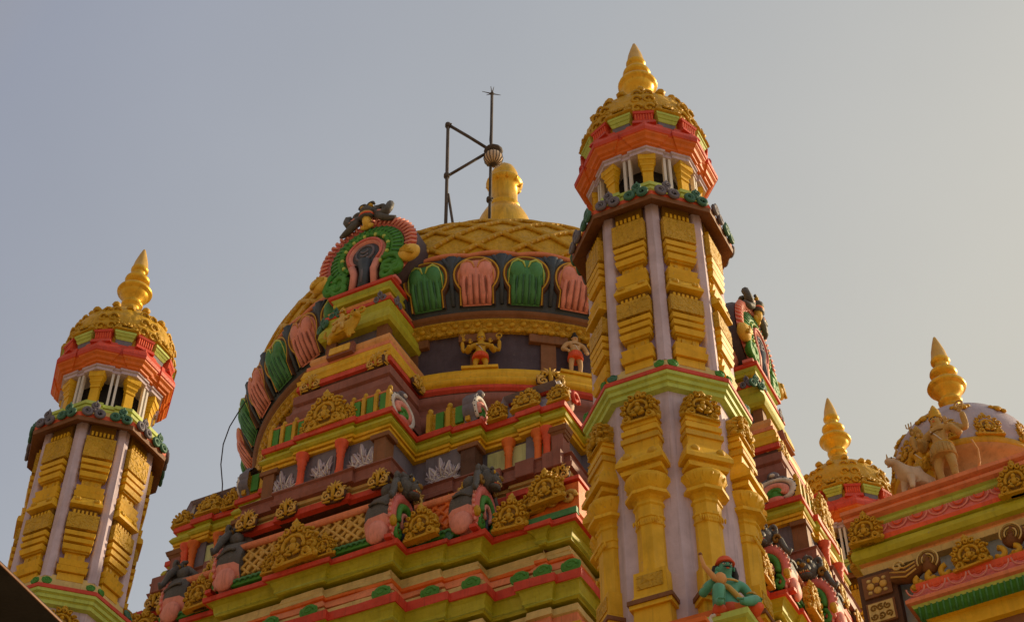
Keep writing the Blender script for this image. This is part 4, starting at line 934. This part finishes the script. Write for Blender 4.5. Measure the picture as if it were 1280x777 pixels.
    for o in root.children:
        if not o.name.startswith('body'): sq(o.data.vertices)
    return root
def on_drum(a, r=3.70, z=14.79):
    return (SC * (-.142 + r * math.sin(a)), SC * (20 - r * math.cos(a)), EYE + SC * z)
# pedestals on the ledge of the drum
def ledge_block(label, a):
    m = MB(); m.box((0, 0, .02), (.42, .22, .04), 'yellow'); m.box((0, 0, .048), (.38, .18, .016), 'pale_yellow')
    return single('plinth', m, label, 'plinth', on_drum(a, 3.755), a, 'plinths on the drum ledge')
a1, a2 = R(-4.3), R(15.5)
ledge_block('yellow plinth under the gold four-armed statue', a1)
deity('statue', 'gold', 'vermilion', True, 'gold', 'gold four-armed statue in red skirt against the dark drum wall', 'statues on the drum ledge', tuple(Vector(on_drum(a1, 3.755)) + Vector((0, 0, .056))), a1, .70, .20)
ledge_block('yellow plinth under the pale statue beside the tall turret', a2)
deity('statue', 'ochre', 'vermilion', False, None, 'pale standing statue with dark topknot and red sash beside the tall turret', 'statues on the drum ledge', tuple(Vector(on_drum(a2, 3.755)) + Vector((0, 0, .056))), a2, .66)

def seated(name, label, loc, rz, h, mat, cap, cloth):
    root = thing(name, label, 'statue', loc, rz)
    J = [(0, 0, .13, (.15, .12)), (0, -.03, .28, (.125, .105)), (0, -.01, .45, (.155, .105)), (0, 0, .56, (.10, .075)), (0, -.005, .65, .058), (0, -.03, .76, (.098, .105)), (0, -.02, .86, .09),
         (-.14, -.04, .13, .095), (-.20, -.34, .31, .085), (-.21, -.30, .07, .06), (-.22, -.42, .035, .045),
         (.14, -.04, .13, .095), (.29, -.24, .20, .085), (.12, -.36, .08, .06), (.02, -.40, .05, .045),
         (-.21, 0, .54, .068), (-.34, -.06, .33, .058), (-.20, -.24, .47, .036),
         (.21, 0, .54, .068), (.32, .02, .34, .056), (.33, -.14, .26, .036)]
    Ed = [(0, 1), (1, 2), (2, 3), (3, 4), (4, 5), (5, 6), (0, 7), (7, 8), (8, 9), (9, 10), (0, 11), (11, 12), (12, 13), (13, 14), (3, 15), (15, 16), (16, 17), (3, 18), (18, 19), (19, 20)]
    me = skin(name + '_body', [(x * h, y * h, z * h, tuple(k * h for k in r) if isinstance(r, tuple) else r * h) for x, y, z, r in J], Ed, mat)
    m = MB(); m.x = S(h)
    hand(m, (-.19, -.25, .49), (.2, -.3, 1), .042, mat); hand(m, (.33, -.16, .25), (-.1, -1, -.4), .042, mat)
    for x, y in ((-.22, -.42), (.0, -.44)):
        for i in range(5): m.blob((x - .035 + .018 * i, y - .04, .025), (.011, .025, .014), mat, 5, 4)
    face(m, (0, -.035, .765), .105, mat, moustache=True)
    part('body', join_into(me, m), root)
    m = MB(); m.x = S(h)
    m.lathe([(.108, .82), (.112, .85), (.104, .885), (.08, .92), (.04, .94), (0, .945)], 16, cap, c=(0, -.015, 0)); m.tube([(.112 * math.sin(a), -.018 - .115 * math.cos(a), .835) for a in [2 * PI * i / 18 for i in range(18)]], .014, cap, 6, closed=True)
    part('turban', m, root)
    m = MB(); m.x = S(h)
    for sg in (-1, 1): m.tube([(sg * .11, .03, .82), (sg * .13, .03, .70), (sg * .12, .02, .60), (sg * .15, .0, .54)], [.04, .045, .04, .015], 'near_black', 7)
    m.blob((0, .05, .76), (.12, .09, .13), 'near_black', 10, 6); part('hair', m, root)
    m = MB(); m.x = S(h)
    m.lathe([(.17, .05), (.20, .08), (.185, .17), (.15, .21)], 16, cloth); m.tube([(.14, -.06, .12), (.26, -.22, .09), (.30, -.30, .07)], [.11, .10, .05], cloth, 8); m.tube([(-.12, -.06, .09), (-.20, -.22, .05)], [.11, .07], cloth, 8)
    part('loincloth', m, root)
    m = MB(); m.x = S(h)
    m.tube([(-.17, -.07, .55), (-.02, -.135, .42), (.12, -.12, .27), (.14, -.08, .20)], [.03, .035, .04, .03], 'gold_pale', 6); m.tube([(.13 * math.sin(a), -.02 - .12 * math.cos(a), .585 - .05 * math.cos(a)) for a in [2 * PI * i / 16 for i in range(16)]], .016, 'gold_pale', 5, closed=True)
    for x, y, z in ((-.275, -.03, .43), (.29, .01, .43)): m.tube([(x + .065 * math.cos(a), y + .065 * math.sin(a), z) for a in [2 * PI * i / 12 for i in range(12)]], .015, 'gold_pale', 5, closed=True)
    part('sash', m, root)
    return root
seated('seated_statue', 'turquoise-skinned seated statue with red cap and moustache holding a pale club', (1.275, 8.085, 5.395 + EYE), R(8), .49, 'teal_skin', 'vermilion', 'vermilion')
m = MB(); m.tube([(-.36, 0, .74), (-.33, -.01, .58), (-.22, -.02, .42), (-.16, -.02, .37)], [.02, .028, .038, .03], 'peach', 8); m.blob((-.15, -.02, .42), (.075, .06, .085), 'peach', 10, 6); m.blob((-.36, 0, .76), .026, 'brown', 6, 5)
m.v = [(x * .5, y * .5 - .13, z * .5 + .0) for x, y, z in m.v]
single('club', m, 'pale orange club held upright by the turquoise seated statue', 'club', (1.275, 8.085, 5.395 + EYE), R(8))
# white goose looking out at the foot of the turret
me = skin('goose_body', [(0, .0, .07, (.055, .06)), (0, .10, .08, (.05, .05)), (0, .19, .10, .02), (0, -.07, .10, .04), (0, -.10, .16, .024), (0, -.09, .21, .02), (0, -.12, .235, .028), (0, -.16, .228, .014)], [(0, 1), (1, 2), (0, 3), (3, 4), (4, 5), (5, 6), (6, 7)], 'white')
m = MB(); m.tube([(0, -.16, .228), (0, -.20, .218)], [.016, .006], 'orange', 6)
for sg in (-1, 1): m.blob((sg * .02, -.13, .242), .006, 'near_black', 6, 4); m.blob((sg * .05, .06, .085), (.018, .10, .045), 'white', 8, 5); m.tube([(sg * .025, .0, .03), (sg * .025, -.01, .0), (sg * .025, -.05, .0)], .009, 'orange', 5)
gz_me = join_into(me, m)
for v in gz_me.vertices: v.co *= .62
gz = single('goose_statue', gz_me, 'small white goose statue at the foot of the tall turret', 'statue', (1.095, 8.02, 5.235 + EYE), R(60))
# gilt figures over the plaque of the great dormer
def on_face(u, n, z):
    al = AL; return (SC * (-.142 + u * math.cos(al) - n * math.sin(al)), SC * (20 - u * math.sin(al) - n * math.cos(al)), EYE + SC * z)
r_ = thing('rider_statue', 'small gold rider on a crouching beast above the yellow plaque', 'statue', on_face(-.06, 4.60, 15.04), -AL)
k = .42
me = skin('beast', [(x * k, y * k, z * k, rr * k) for x, y, z, rr in [(0, 0, .38, .20), (-.30, 0, .36, .18), (-.48, 0, .30, .10), (.28, -.03, .42, .19), (.45, -.10, .62, .13), (.52, -.2, .70, .14), (.50, -.34, .62, .08), (.25, -.12, .15, .07), (.27, -.14, .0, .06), (-.38, -.08, .15, .08), (-.36, -.12, .0, .06)]], [(0, 1), (1, 2), (0, 3), (3, 4), (4, 5), (5, 6), (3, 7), (7, 8), (1, 9), (9, 10)], 'gold')
m = MB(); m.x = S(k)
for sg in (-1, 1): m.tube(arc(.52 + sg * .12, .82, .09, 0, 2 * PI, 10, -.18)[:-1], .035, 'gold', 6, closed=True)
m.tube([(-.46, 0, .34), (-.62, 0, .45), (-.6, 0, .65)], [.05, .04, .03], 'gold', 6); m.blob((.52, -.34, .72), .03, 'near_black', 5, 4)
part('beast', join_into(me, m), r_)
me = skin('rider', [(x * k, y * k, z * k, rr * k) for x, y, z, rr in [(-.05, -.05, .60, .12), (-.05, -.06, .80, .13), (-.05, -.06, .93, .05), (-.05, -.08, 1.06, .10), (-.18, -.05, .86, .055), (-.30, -.12, .70, .045), (-.22, -.22, .62, .04), (.08, -.05, .86, .055), (.2, -.14, .74, .045), (.26, -.22, .80, .04), (-.18, -.2, .50, .07), (-.2, -.24, .28, .05), (.08, -.22, .50, .07), (.1, -.26, .28, .05)]], [(0, 1), (1, 2), (2, 3), (1, 4), (4, 5), (5, 6), (1, 7), (7, 8), (8, 9), (0, 10), (10, 11), (0, 12), (12, 13)], 'gold_pale')
m = MB(); m.x = S(k); m.lathe([(.11, 1.10), (.08, 1.2), (.03, 1.28), (0, 1.34)], 8, 'gold', c=(-.05, -.06, 0)); face(m, (-.05, -.08, 1.06), .10, 'gold_pale')
part('rider', join_into(me, m), r_)

# ------------------------------------------------------------------ gate pavilion on the right
GA = R(30.6)
gt = thing('gate_pavilion', 'gate pavilion with pink scalloped cornice, lavender dome and gold finial', 'pavilion', (2.69, 10.42, 0), -GA)
G = lambda u, y, z: (u, y, z + EYE)
rect = [(-.05, 0), (3.6, 0), (3.6, 2.6), (-.05, 2.6)]
m = MB(); ez = lambda rows: [(r[0], r[1] + EYE, r[2]) for r in rows]
m.sweep(rect, ez([(-.12, -EYE, 'blue_grey'), (-.12, 7.45, 'blue_grey')])); part('wall', m, gt)
m = MB(); m.sweep(rect, ez([(-.13, 7.415, 'cream'), (-.05, 7.42, 'cream'), (-.04, 7.47, 'cream'), (-.06, 7.475, 'peach'), (-.06, 7.50, 'peach'), (-.03, 7.51, 'olive'), (.0, 7.53, 'olive'), (.012, 7.57, 'olive'), (-.005, 7.62, 'olive'), (-.03, 7.645, 'olive'), (.0, 7.65, 'vermilion'), (.005, 7.69, 'vermilion'), (-.02, 7.695, 'pink'), (-.03, 7.74, 'pink'), (-.05, 7.82, 'pink'), (-.06, 7.825, 'light_green'), (-.04, 7.84, 'light_green'), (-.045, 7.87, 'light_green'), (-.02, 7.88, 'salmon'), (.02, 7.90, 'salmon'), (.015, 7.93, 'salmon'), (-.005, 7.935, 'orange'), (-.005, 7.95, 'salmon'), (.03, 7.965, 'salmon'), (.03, 8.0, 'salmon'), (-.1, 8.01, 'salmon')]), wob=.005); part('cornice', m, gt)
m = MB()
for i in range(22):     # low scallops pressed into the pink band
    x = .02 + i * .165
    m.tube([(x + .075 * math.cos(a), .035 - .012, 7.80 + EYE - .07 * math.sin(a)) for a in [PI * j / 10 for j in range(11)]], .007, 'pink_petal', 5)
    m.tube([(x + .04 * math.cos(a), .037 - .012, 7.805 + EYE - .04 * math.sin(a)) for a in [PI * j / 8 for j in range(9)]], .007, 'vermilion', 5)
part('scallops', m, gt)
for u in (.09, 1.30, 2.4): part('crest', KUDU, gt, T(*G(u, -.005, 7.645)) @ S(.27, .35, .26))
part('crest', KUDU, gt, T(*G(-.10, .35, 7.645)) @ RZ(-PI / 2) @ S(.24, .35, .24))
# carved pier
m = MB(); m.box(G(.10, .08, 3.5), (.30, .10, 7.81), 'dark_brown'); pr = part('carved_pier', m, gt)
for i in range(5):
    m = MB(); z = 7.27 - .235 * i
    m.box((.10, .025, z + EYE), (.225, .025, .19), 'brown')
    if i % 2 == 0:
        for j in range(4):
            a = PI / 4 * (2 * j); m.blob((.10 + .05 * math.cos(a), .01, z + EYE + .045 * math.sin(a)), (.034, .012, .032), 'gold_pale', 8, 5)
            a += PI / 4; m.blob((.10 + .085 * math.cos(a), .012, z + EYE + .075 * math.sin(a)), (.02, .01, .016), 'cream', 6, 4)
        m.blob((.10, .005, z + EYE), (.018, .014, .018), 'brown', 7, 5)
    else:
        m.box((.10, .012, z + EYE), (.195, .012, .165), 'cream')
        for j in range(6):
            m.tube(curl(.10 + (j % 3 - 1) * .055, z + EYE + (.035 if j < 3 else -.035), .03, 1.2, j, 12, .004), .007, 'gold_dark', 5)
    part('carved_tile', m, pr)
def bracket(u, z, sg):
    m = MB()
    m.tube([(u - sg * .17, .03, z + .03 + EYE), (u - sg * .05, .0, z - .03 + EYE), (u + sg * .05, -.02, z + .02 + EYE), (u + sg * .12, -.02, z + .05 + EYE)], [.075, .06, .055, .07], 'brown', 8)
    m.blob((u + sg * .12, -.02, z + .01 + EYE), (.085, .06, .09), 'brown', 10, 7)
    for k in range(4): m.tube([(u + sg * .12 + (.09 - .02 * k) * math.cos(a) * .9, -.078, z + .01 + EYE + (.09 - .02 * k) * math.sin(a)) for a in [R(200) - R(250) * j / 14 for j in range(15)]], .007, 'cream' if k % 2 == 0 else 'gold_dark', 5)
    for k in range(3): m.tube([(u - sg * .19, -.035, z + .075 - .045 * k + EYE), (u - sg * .07, -.06, z + .015 - .04 * k + EYE), (u + sg * .02, -.07, z + .03 - .03 * k + EYE)], .008, 'gold_pale', 5)
    m.tube(curl(u - sg * .12, z + .05 + EYE, .05, 1.2, 0, 14, -.05), .010, 'cream', 5)
    part('bracket', m, gt)
bracket(.42, 7.28, 1); bracket(1.30, 7.28, -1)
# hood over the doorway
hood = [(.46, -.02), (2.3, -.02), (2.3, .3), (.46, .3)]
m = MB(); m.sweep(hood, ez([(-.04, 6.2, 'brown'), (-.04, 6.68, 'yellow'), (.0, 6.69, 'yellow'), (.0, 6.80, 'yellow'), (.03, 6.81, 'green'), (.06, 6.84, 'green'), (.09, 6.885, 'light_green'), (.10, 6.91, 'salmon'), (.13, 6.92, 'salmon'), (.13, 6.95, 'pink'), (.09, 6.99, 'pink'), (.06, 7.05, 'pink'), (.04, 7.055, 'vermilion'), (.05, 7.07, 'vermilion'), (.05, 7.12, 'vermilion'), (-.02, 7.13, 'red')])); hd = part('hood', m, gt)
m = MB()
for i in range(12):
    x = .42 + .16 * i; m.tube([(x + .07 * math.cos(a), -.10 - .03, 7.05 + EYE - .075 * math.sin(a)) for a in [PI * j / 10 for j in range(11)]], .007, 'pink_petal', 5); m.tube([(x + .035 * math.cos(a), -.105 - .02, 7.05 + EYE - .04 * math.sin(a)) for a in [PI * j / 8 for j in range(9)]], .006, 'vermilion', 5)
part('scallops', m, hd)
m = MB()
for i in range(40): m.tube([(.40 + .046 * i, -.065, 6.80 + EYE), (.415 + .046 * i, -.115, 6.89 + EYE)], .010, 'leaf_green', 4)
part('leaf_moulding', m, hd)
for sg in (-1, 1):
    m = MB()
    for k, (dx, r) in enumerate(((.20, .06), (.32, .045), (.42, .035))):
        m.tube(curl(.86 + sg * dx, 7.13 + r * .5 + EYE, r, .7, PI / 2, 12, -.05, -sg), .024, 'gold', 6); m.blob((.86 + sg * dx, -.03, 7.12 + EYE), (.09, .03, .04), 'gold', 8, 5)
    part('wave_crest', m, hd)
part('crest', KUDU, hd, T(*G(.86, -.045, 7.11)) @ S(.30, .36, .27))
# domed roof
cx, cy = .79, .93
m = MB()
m.lathe([(.56, 7.9 + EYE, 'ochre'), (.56, 8.25 + EYE, 'ochre'), (.48, 8.30 + EYE, 'ochre'), (.47, 8.42 + EYE, 'ochre'), (.57, 8.50 + EYE, 'ochre'), (.63, 8.53 + EYE, 'gold'), (.635, 8.59 + EYE, 'gold'), (.61, 8.61 + EYE, 'lavender_grey'), (.62, 8.66 + EYE, 'lavender_grey'), (.61, 8.80 + EYE, 'lavender_grey'), (.56, 8.95 + EYE, 'lavender_grey'), (.46, 9.10 + EYE, 'lavender_grey'), (.33, 9.21 + EYE, 'lavender_grey'), (.22, 9.26 + EYE, 'pink'), (.22, 9.29 + EYE, 'pink'), (.15, 9.33 + EYE, 'pink'), (.1, 9.37 + EYE, 'pink')], 48, 'lavender_grey', c=(cx, cy, 0)); dm = part('dome', m, gt)
part('finial', FINIAL, dm, T(cx, cy, 10.3 + EYE))
m = MB()
for i in range(16):
    a = 2 * PI * i / 16; m.tube([(cx + .2 * math.sin(a), cy - .2 * math.cos(a), 9.275 + EYE), (cx + .25 * math.sin(a), cy - .25 * math.cos(a), 9.25 + EYE)], [.04, .02], 'pink', 6)
part('petal_collar', m, dm)
for i, a in enumerate((-70, -35, 0, 35, 70, 110, 150, 190, 230)):
    part('crest', KUDU, dm, T(cx, cy, 8.60 + EYE) @ RZ(R(a)) @ T(0, -.61, 0) @ RX(R(-10)) @ S(.24, .25, .26))
    for j in range(3): pass
for a in (-52, -17, 18, 53):
    m = MB(); m.blob((0, 0, .0), (.05, .03, .05), 'gold', 8, 5)
    for j in range(6): m.blob((.06 * math.cos(j * PI / 3), 0, .06 * math.sin(j * PI / 3)), (.028, .02, .028), 'gold', 6, 4)
    part('rosette', m, dm, T(cx, cy, 9.0 + EYE) @ RZ(R(a)) @ T(0, -.53, 0) @ RX(R(-45)))
GW = lambda u, y, z: (2.69 + u * math.cos(GA) + y * math.sin(GA), 10.42 - u * math.sin(GA) + y * math.cos(GA), z + EYE)
deity('statue', 'stone', 'stone', True, 'gold_relief', 'four-armed ochre statue standing on the pink cornice before the lavender dome', 'statues on the pavilion roof', GW(.80, .12, 8.01), -GA - .2, .76)
deity('statue', 'gold', 'gold_fine', False, 'gold', 'smaller gold statue left of the four-armed ochre statue on the pavilion roof', 'statues on the pavilion roof', GW(.60, .24, 8.01), -GA - .5, .72)
me = skin('cow_body', [(x, y, z, rr) for x, y, z, rr in [(0, .08, .16, .075), (0, -.06, .17, .07), (0, -.15, .22, .045), (0, -.20, .26, .045), (0, -.27, .225, .028), (0, .16, .15, .06), (.05, -.08, .08, .028), (.05, -.09, .0, .022), (-.05, -.08, .08, .028), (-.05, -.09, .0, .022), (.05, .14, .08, .03), (.05, .15, .0, .022), (-.05, .14, .08, .03), (-.05, .15, .0, .022)]], [(0, 1), (1, 2), (2, 3), (3, 4), (0, 5), (1, 6), (6, 7), (1, 8), (8, 9), (5, 10), (10, 11), (5, 12), (12, 13)], 'stone_plain')
m = MB()
for sg in (-1, 1):
    m.tube([(sg * .025, -.19, .29), (sg * .06, -.19, .33), (sg * .05, -.2, .37)], [.012, .010, .003], 'stone', 5); m.blob((sg * .06, -.18, .27), (.03, .012, .016), 'stone_plain', 6, 4); m.blob((sg * .033, -.235, .262), .007, 'near_black', 5, 4)
m.tube([(0, .21, .17), (0, .24, .1), (0, .23, .04)], .010, 'stone_plain', 5)
single('cow_statue', join_into(me, m), 'pale reclining cow statue at the left end of the pavilion cornice', 'statue', GW(.54, .08, 8.01), -GA - .55)
m = MB(); m.tube([(0, 0, .0), (.05, -.02, .10), (.06, -.02, .22), (.03, -.02, .33)], .009, 'peach', 6); m.tube([(0, 0, 0), (-.02, -.02, .02)], .012, 'gold', 5)
single('bow', m, 'thin pale bow standing at the right hand of the ochre statue', 'bow', GW(1.02, .08, 8.01), -GA)

# ------------------------------------------------------------------ hall under the turrets
hl = thing('hall', 'low plastered hall carrying the two front turrets, orange ledge under the right one', 'hall', (1.092, 8.799, 0), -AL)
m = MB(); m.sweep([(-7.5, -.56), (.9, -.56), (.9, 3.0), (-7.5, 3.0)], [(0, 0, 'plaster'), (0, 5.6, 'plaster'), (.15, 5.8, 'red'), (.15, 5.9, 'cream'), (.0, 5.95, 'cream')]); part('wall', m, hl)
for x in (0, -5.41):
    m = MB(); m.sweep([(x - .58, -.58), (x + .58, -.58), (x + .58, .58), (x - .58, .58)], ez([(-.04, 4.3, 'plaster'), (-.04, 5.28, 'orange'), (.02, 5.27, 'orange'), (.03, 5.33, 'orange'), (.0, 5.36, 'salmon'), (.0, 5.40, 'orange'), (.05, 5.42, 'orange'), (.05, 5.47, 'orange'), (.0, 5.50, 'salmon'), (-.1, 5.505, 'salmon')])); part('turret_base', m, hl)
m = MB(); m.sweep([(.28, -.68), (.62, -.68), (.62, -.30), (.28, -.30)], ez([(-.06, 4.3, 'olive'), (-.06, 5.21, 'olive'), (-.03, 5.23, 'gold'), (-.03, 5.26, 'olive'), (-.02, 5.27, 'olive'), (.0, 5.33, 'light_green'), (.02, 5.34, 'light_green'), (.02, 5.38, 'olive'), (.0, 5.39, 'olive')])); part('statue_ledge', m, hl)
m = MB(); m.box((.31, -.76, 5.22 + EYE), (.30, .34, .03), 'orange'); m.box((.31, -.70, 5.17 + EYE), (.22, .24, .08), 'salmon'); part('goose_ledge', m, hl)
for x in (-1.6, -2.7, -3.8):
    m = MB(); m.box((x, -.57, 2.2), (.7, .06, 2.0), 'brown'); part('door', m, hl)

# ------------------------------------------------------------------ small things on top
AX = lambda lat, z, dy=0.0: (SC * (-.136 + lat), SC * (19.2 + dy), EYE + SC * z)
fr = thing('lightning_mast', 'thin rusty pipe mast with bracing frame standing beside the gold dome finial', 'mast', AX(-.26, 19.2), 0)
fr_inv = Matrix.Translation(-Vector(AX(-.26, 19.2)))
def pipe(name, a, b, r, extra=None):
    m = MB(); m.tube([a, tuple((Vector(a) + Vector(b)) / 2 + Vector((.006, 0, .004))), b], r, 'iron', 8)
    if extra: extra(m)
    m.v = [tuple(fr_inv @ Vector(v)) for v in m.v]; return part(name, m, fr)
def spikes(m):
    p = Vector(AX(-.241, 24.60))
    m.blob(tuple(p), .035, 'iron', 7, 5)
    for d in ((-.16, 0, .06), (.14, .02, -.01), (.03, 0, .18), (-.09, .05, .03), (-.02, -.05, .13)): m.tube([tuple(p), tuple(p + Vector(d))], [.012, .004], 'iron', 5)
pipe('pole', AX(-.27, 19.2), AX(-.241, 24.62), .024, spikes)
pipe('side_post', AX(-1.0, 19.2), AX(-1.046, 23.70), .026)
pipe('brace', AX(-1.046, 23.68), AX(-.26, 22.95), .026); pipe('brace', AX(-1.01, 22.24), AX(-.26, 22.93), .024)
def clamps(m):
    for q in (AX(-.262, 22.94), AX(-.262, 21.6), AX(-1.03, 22.24), AX(-1.046, 23.66)): m.lathe([(.034, -.04), (.046, -.035), (.046, .035), (.034, .04)], 8, 'iron', c=q); m.blob((q[0] + .05, q[1] - .03, q[2]), .016, 'iron', 5, 4)
    m.tube([AX(-.255 + .02 * math.sin(i * 1.7), 24.4 - .4 * i, -.03) for i in range(13)], .007, 'wire', 4)
pipe('clamps', AX(-.27, 19.21), AX(-.27, 19.3), .03, clamps)
pipe('prop', AX(-.70, 19.4), AX(-.99, 21.75), .020)
m = MB(); p = AX(-.20, 22.66, -.05)
m.blob(p, (.145, .145, .14), 'stone_plain', 14, 9)
for i in range(8):
    a = PI * i / 8; m.tube([(p[0] + .148 * math.cos(t) * math.cos(a), p[1] + .148 * math.cos(t) * math.sin(a), p[2] + .143 * math.sin(t)) for t in [2 * PI * j / 20 for j in range(20)]], .007, 'iron', 4, closed=True)
m.lathe([(.11, .12), (.14, .14), (.15, .17), (.12, .18), (.05, .20)], 12, 'iron', c=p); m.tube([(p[0], p[1], p[2] + .15), (p[0] - .03, p[1] + .05, p[2] + .24)], .02, 'iron', 6)
single('lamp_globe', m, 'round dusty lamp globe in wire cage hung on the mast', 'lamp')
CAB = [(-3.353, 15.555, 13.702 + EYE), (-3.431, 15.555, 13.502 + EYE), (-3.512, 15.555, 13.266 + EYE), (-3.557, 15.555, 12.981 + EYE), (-3.547, 15.555, 12.665 + EYE), (-3.489, 15.555, 12.356 + EYE), (-3.469, 15.555, 12.113 + EYE), (-3.428, 15.555, 11.934 + EYE)]
m = MB(); m.tube(CAB, .008, 'wire', 5); single('cable', m, 'thin black cable hanging from the dome edge against the sky', 'cable')
# dark eave of the photographer's shelter
d = Vector((.366, .93, 0)); nl = Vector((-.93, .366, 0)); e0 = Vector((-1.586, 4.173, 3 + EYE))
sh = thing('shelter_roof', 'black underside of a shelter roof cutting the bottom left corner', 'roof', (-2.6, 3.0, 0), 0)
def shp(name, pts, z0, z1, mat):
    m = MB(); n = len(pts); vs = [(p.x + 2.6, p.y - 3.0, z0) for p in pts] + [(p.x + 2.6, p.y - 3.0, z1) for p in pts]
    m.add(vs, [tuple(range(n))[::-1], tuple(range(n, 2 * n))] + [(i, (i + 1) % n, n + (i + 1) % n, n + i) for i in range(n)], mat, False); part(name, m, sh)
A0, A1 = e0 - d * 3.2, e0 + d * 2.2
shp('roof_sheet', [A0, A1, A1 + nl * 2.2, A0 + nl * 2.2], 3 + EYE, 3.012 + EYE, 'near_black')
shp('edge_trim', [A0 - nl * .004, A1 - nl * .004, A1, A0], 3 + EYE - .002, 3.005 + EYE, 'brown')
for q in (A0 + nl * .5 + d * .2, A1 + nl * .5 - d * .2, A0 + nl * 1.9 + d * .2, A1 + nl * 1.9 - d * .2):
    shp('post', [q, q + d * .08, q + d * .08 + nl * .08, q + nl * .08], 0, 3 + EYE, 'iron')

# ------------------------------------------------------------------ ground, sky, sun, camera
m = MB(); m.add([(-900, -900, 0), (900, -900, 0), (900, 900, 0), (-900, 900, 0)], [(0, 1, 2, 3)], 'ground', False)
g = bpy.data.objects.new('ground', m.mesh('ground')); C.objects.link(g); g['kind'] = 'structure'; g['label'] = 'dusty temple courtyard ground'

SUN_AZ, SUN_EL = 112.5, 27.0      # azimuth measured from the direction towards the camera (-y) round to the right (+x)
sa, se = R(SUN_AZ), R(SUN_EL)
to_sun = Vector((math.sin(sa) * math.cos(se), -math.cos(sa) * math.cos(se), math.sin(se)))
w = bpy.data.worlds.new('World'); bpy.context.scene.world = w; w.use_nodes = True
nt = w.node_tree; N = nt.nodes; L = nt.links
bg = N['Background']
sky = N.new('ShaderNodeTexSky'); sky.sky_type = 'NISHITA'; sky.sun_disc = False; sky.sun_elevation = se
sky.sun_rotation = math.atan2(to_sun.x, to_sun.y); sky.air_density = 1.0; sky.dust_density = 4.0; sky.ozone_density = 1.0
# thin bright haze: blue-grey away from the sun, warm cream towards it, laid over the clear-sky model
tc = N.new('ShaderNodeTexCoord'); dp = N.new('ShaderNodeVectorMath'); dp.operation = 'DOT_PRODUCT'; L.new(tc.outputs['Generated'], dp.inputs[0]); dp.inputs[1].default_value = to_sun
cr = N.new('ShaderNodeValToRGB'); sz = N.new('ShaderNodeSeparateXYZ'); L.new(tc.outputs['Generated'], sz.inputs[0])
ml = N.new('ShaderNodeMath'); ml.operation = 'MULTIPLY_ADD'; ml.inputs[1].default_value = -.9; ml.inputs[2].default_value = .68; L.new(sz.outputs['Z'], ml.inputs[0])
sm = N.new('ShaderNodeMath'); sm.operation = 'ADD'; L.new(dp.outputs['Value'], sm.inputs[0]); L.new(ml.outputs[0], sm.inputs[1])
mxm = N.new('ShaderNodeMath'); mxm.operation = 'MAXIMUM'; mxm.inputs[1].default_value = 0; L.new(sm.outputs[0], mxm.inputs[0])
L.new(mxm.outputs[0], cr.inputs[0])
els = cr.color_ramp.elements
els[0].position = .30; els[0].color = (3.2, 3.42, 4.1, 1); els[1].position = .86; els[1].color = (5.9, 5.65, 4.85, 1)
e0_ = els.new(.0); e0_.color = (3.7, 3.0, 2.3, 1)
e_ = els.new(.55); e_.color = (4.3, 4.45, 4.6, 1)
cn = N.new('ShaderNodeTexNoise'); cn.inputs['Scale'].default_value = 2.2; cn.inputs['Detail'].default_value = 6; L.new(tc.outputs['Generated'], cn.inputs['Vector'])
cm = N.new('ShaderNodeMapRange'); cm.inputs[1].default_value = .3; cm.inputs[2].default_value = .7; cm.inputs[3].default_value = .94; cm.inputs[4].default_value = 1.06; L.new(cn.outputs['Fac'], cm.inputs[0])
cv = N.new('ShaderNodeVectorMath'); cv.operation = 'SCALE'; L.new(cr.outputs[0], cv.inputs[0]); L.new(cm.outputs[0], cv.inputs['Scale'])
mx = N.new('ShaderNodeMix'); mx.data_type = 'RGBA'; mx.inputs[0].default_value = .85
L.new(sky.outputs[0], mx.inputs[6]); L.new(cv.outputs[0], mx.inputs[7])
L.new(mx.outputs[2], bg.inputs['Color']); bg.inputs['Strength'].default_value = .108
sl = bpy.data.lights.new('sun', 'SUN'); sl.energy = 4.2; sl.angle = R(2); sl.color = (1, .78, .48)
so = bpy.data.objects.new('sun', sl); C.objects.link(so); so.rotation_euler = to_sun.to_track_quat('Z', 'Y').to_euler(); so.location = (20, 10, 30)
cd = bpy.data.cameras.new('camera'); cam = bpy.data.objects.new('camera', cd); C.objects.link(cam)
cd.sensor_width = 36; cd.lens = 2049.5 / 1280 * 36; cam.location = (0, 0, EYE); cam.rotation_euler = (R(90 + 44.49), 0, 0); cd.clip_start = .1; cd.clip_end = 3000
sc = bpy.context.scene; sc.camera = cam
sc.view_settings.view_transform = 'Standard'; sc.view_settings.look = 'None'; sc.view_settings.exposure = 0; sc.view_settings.gamma = 1
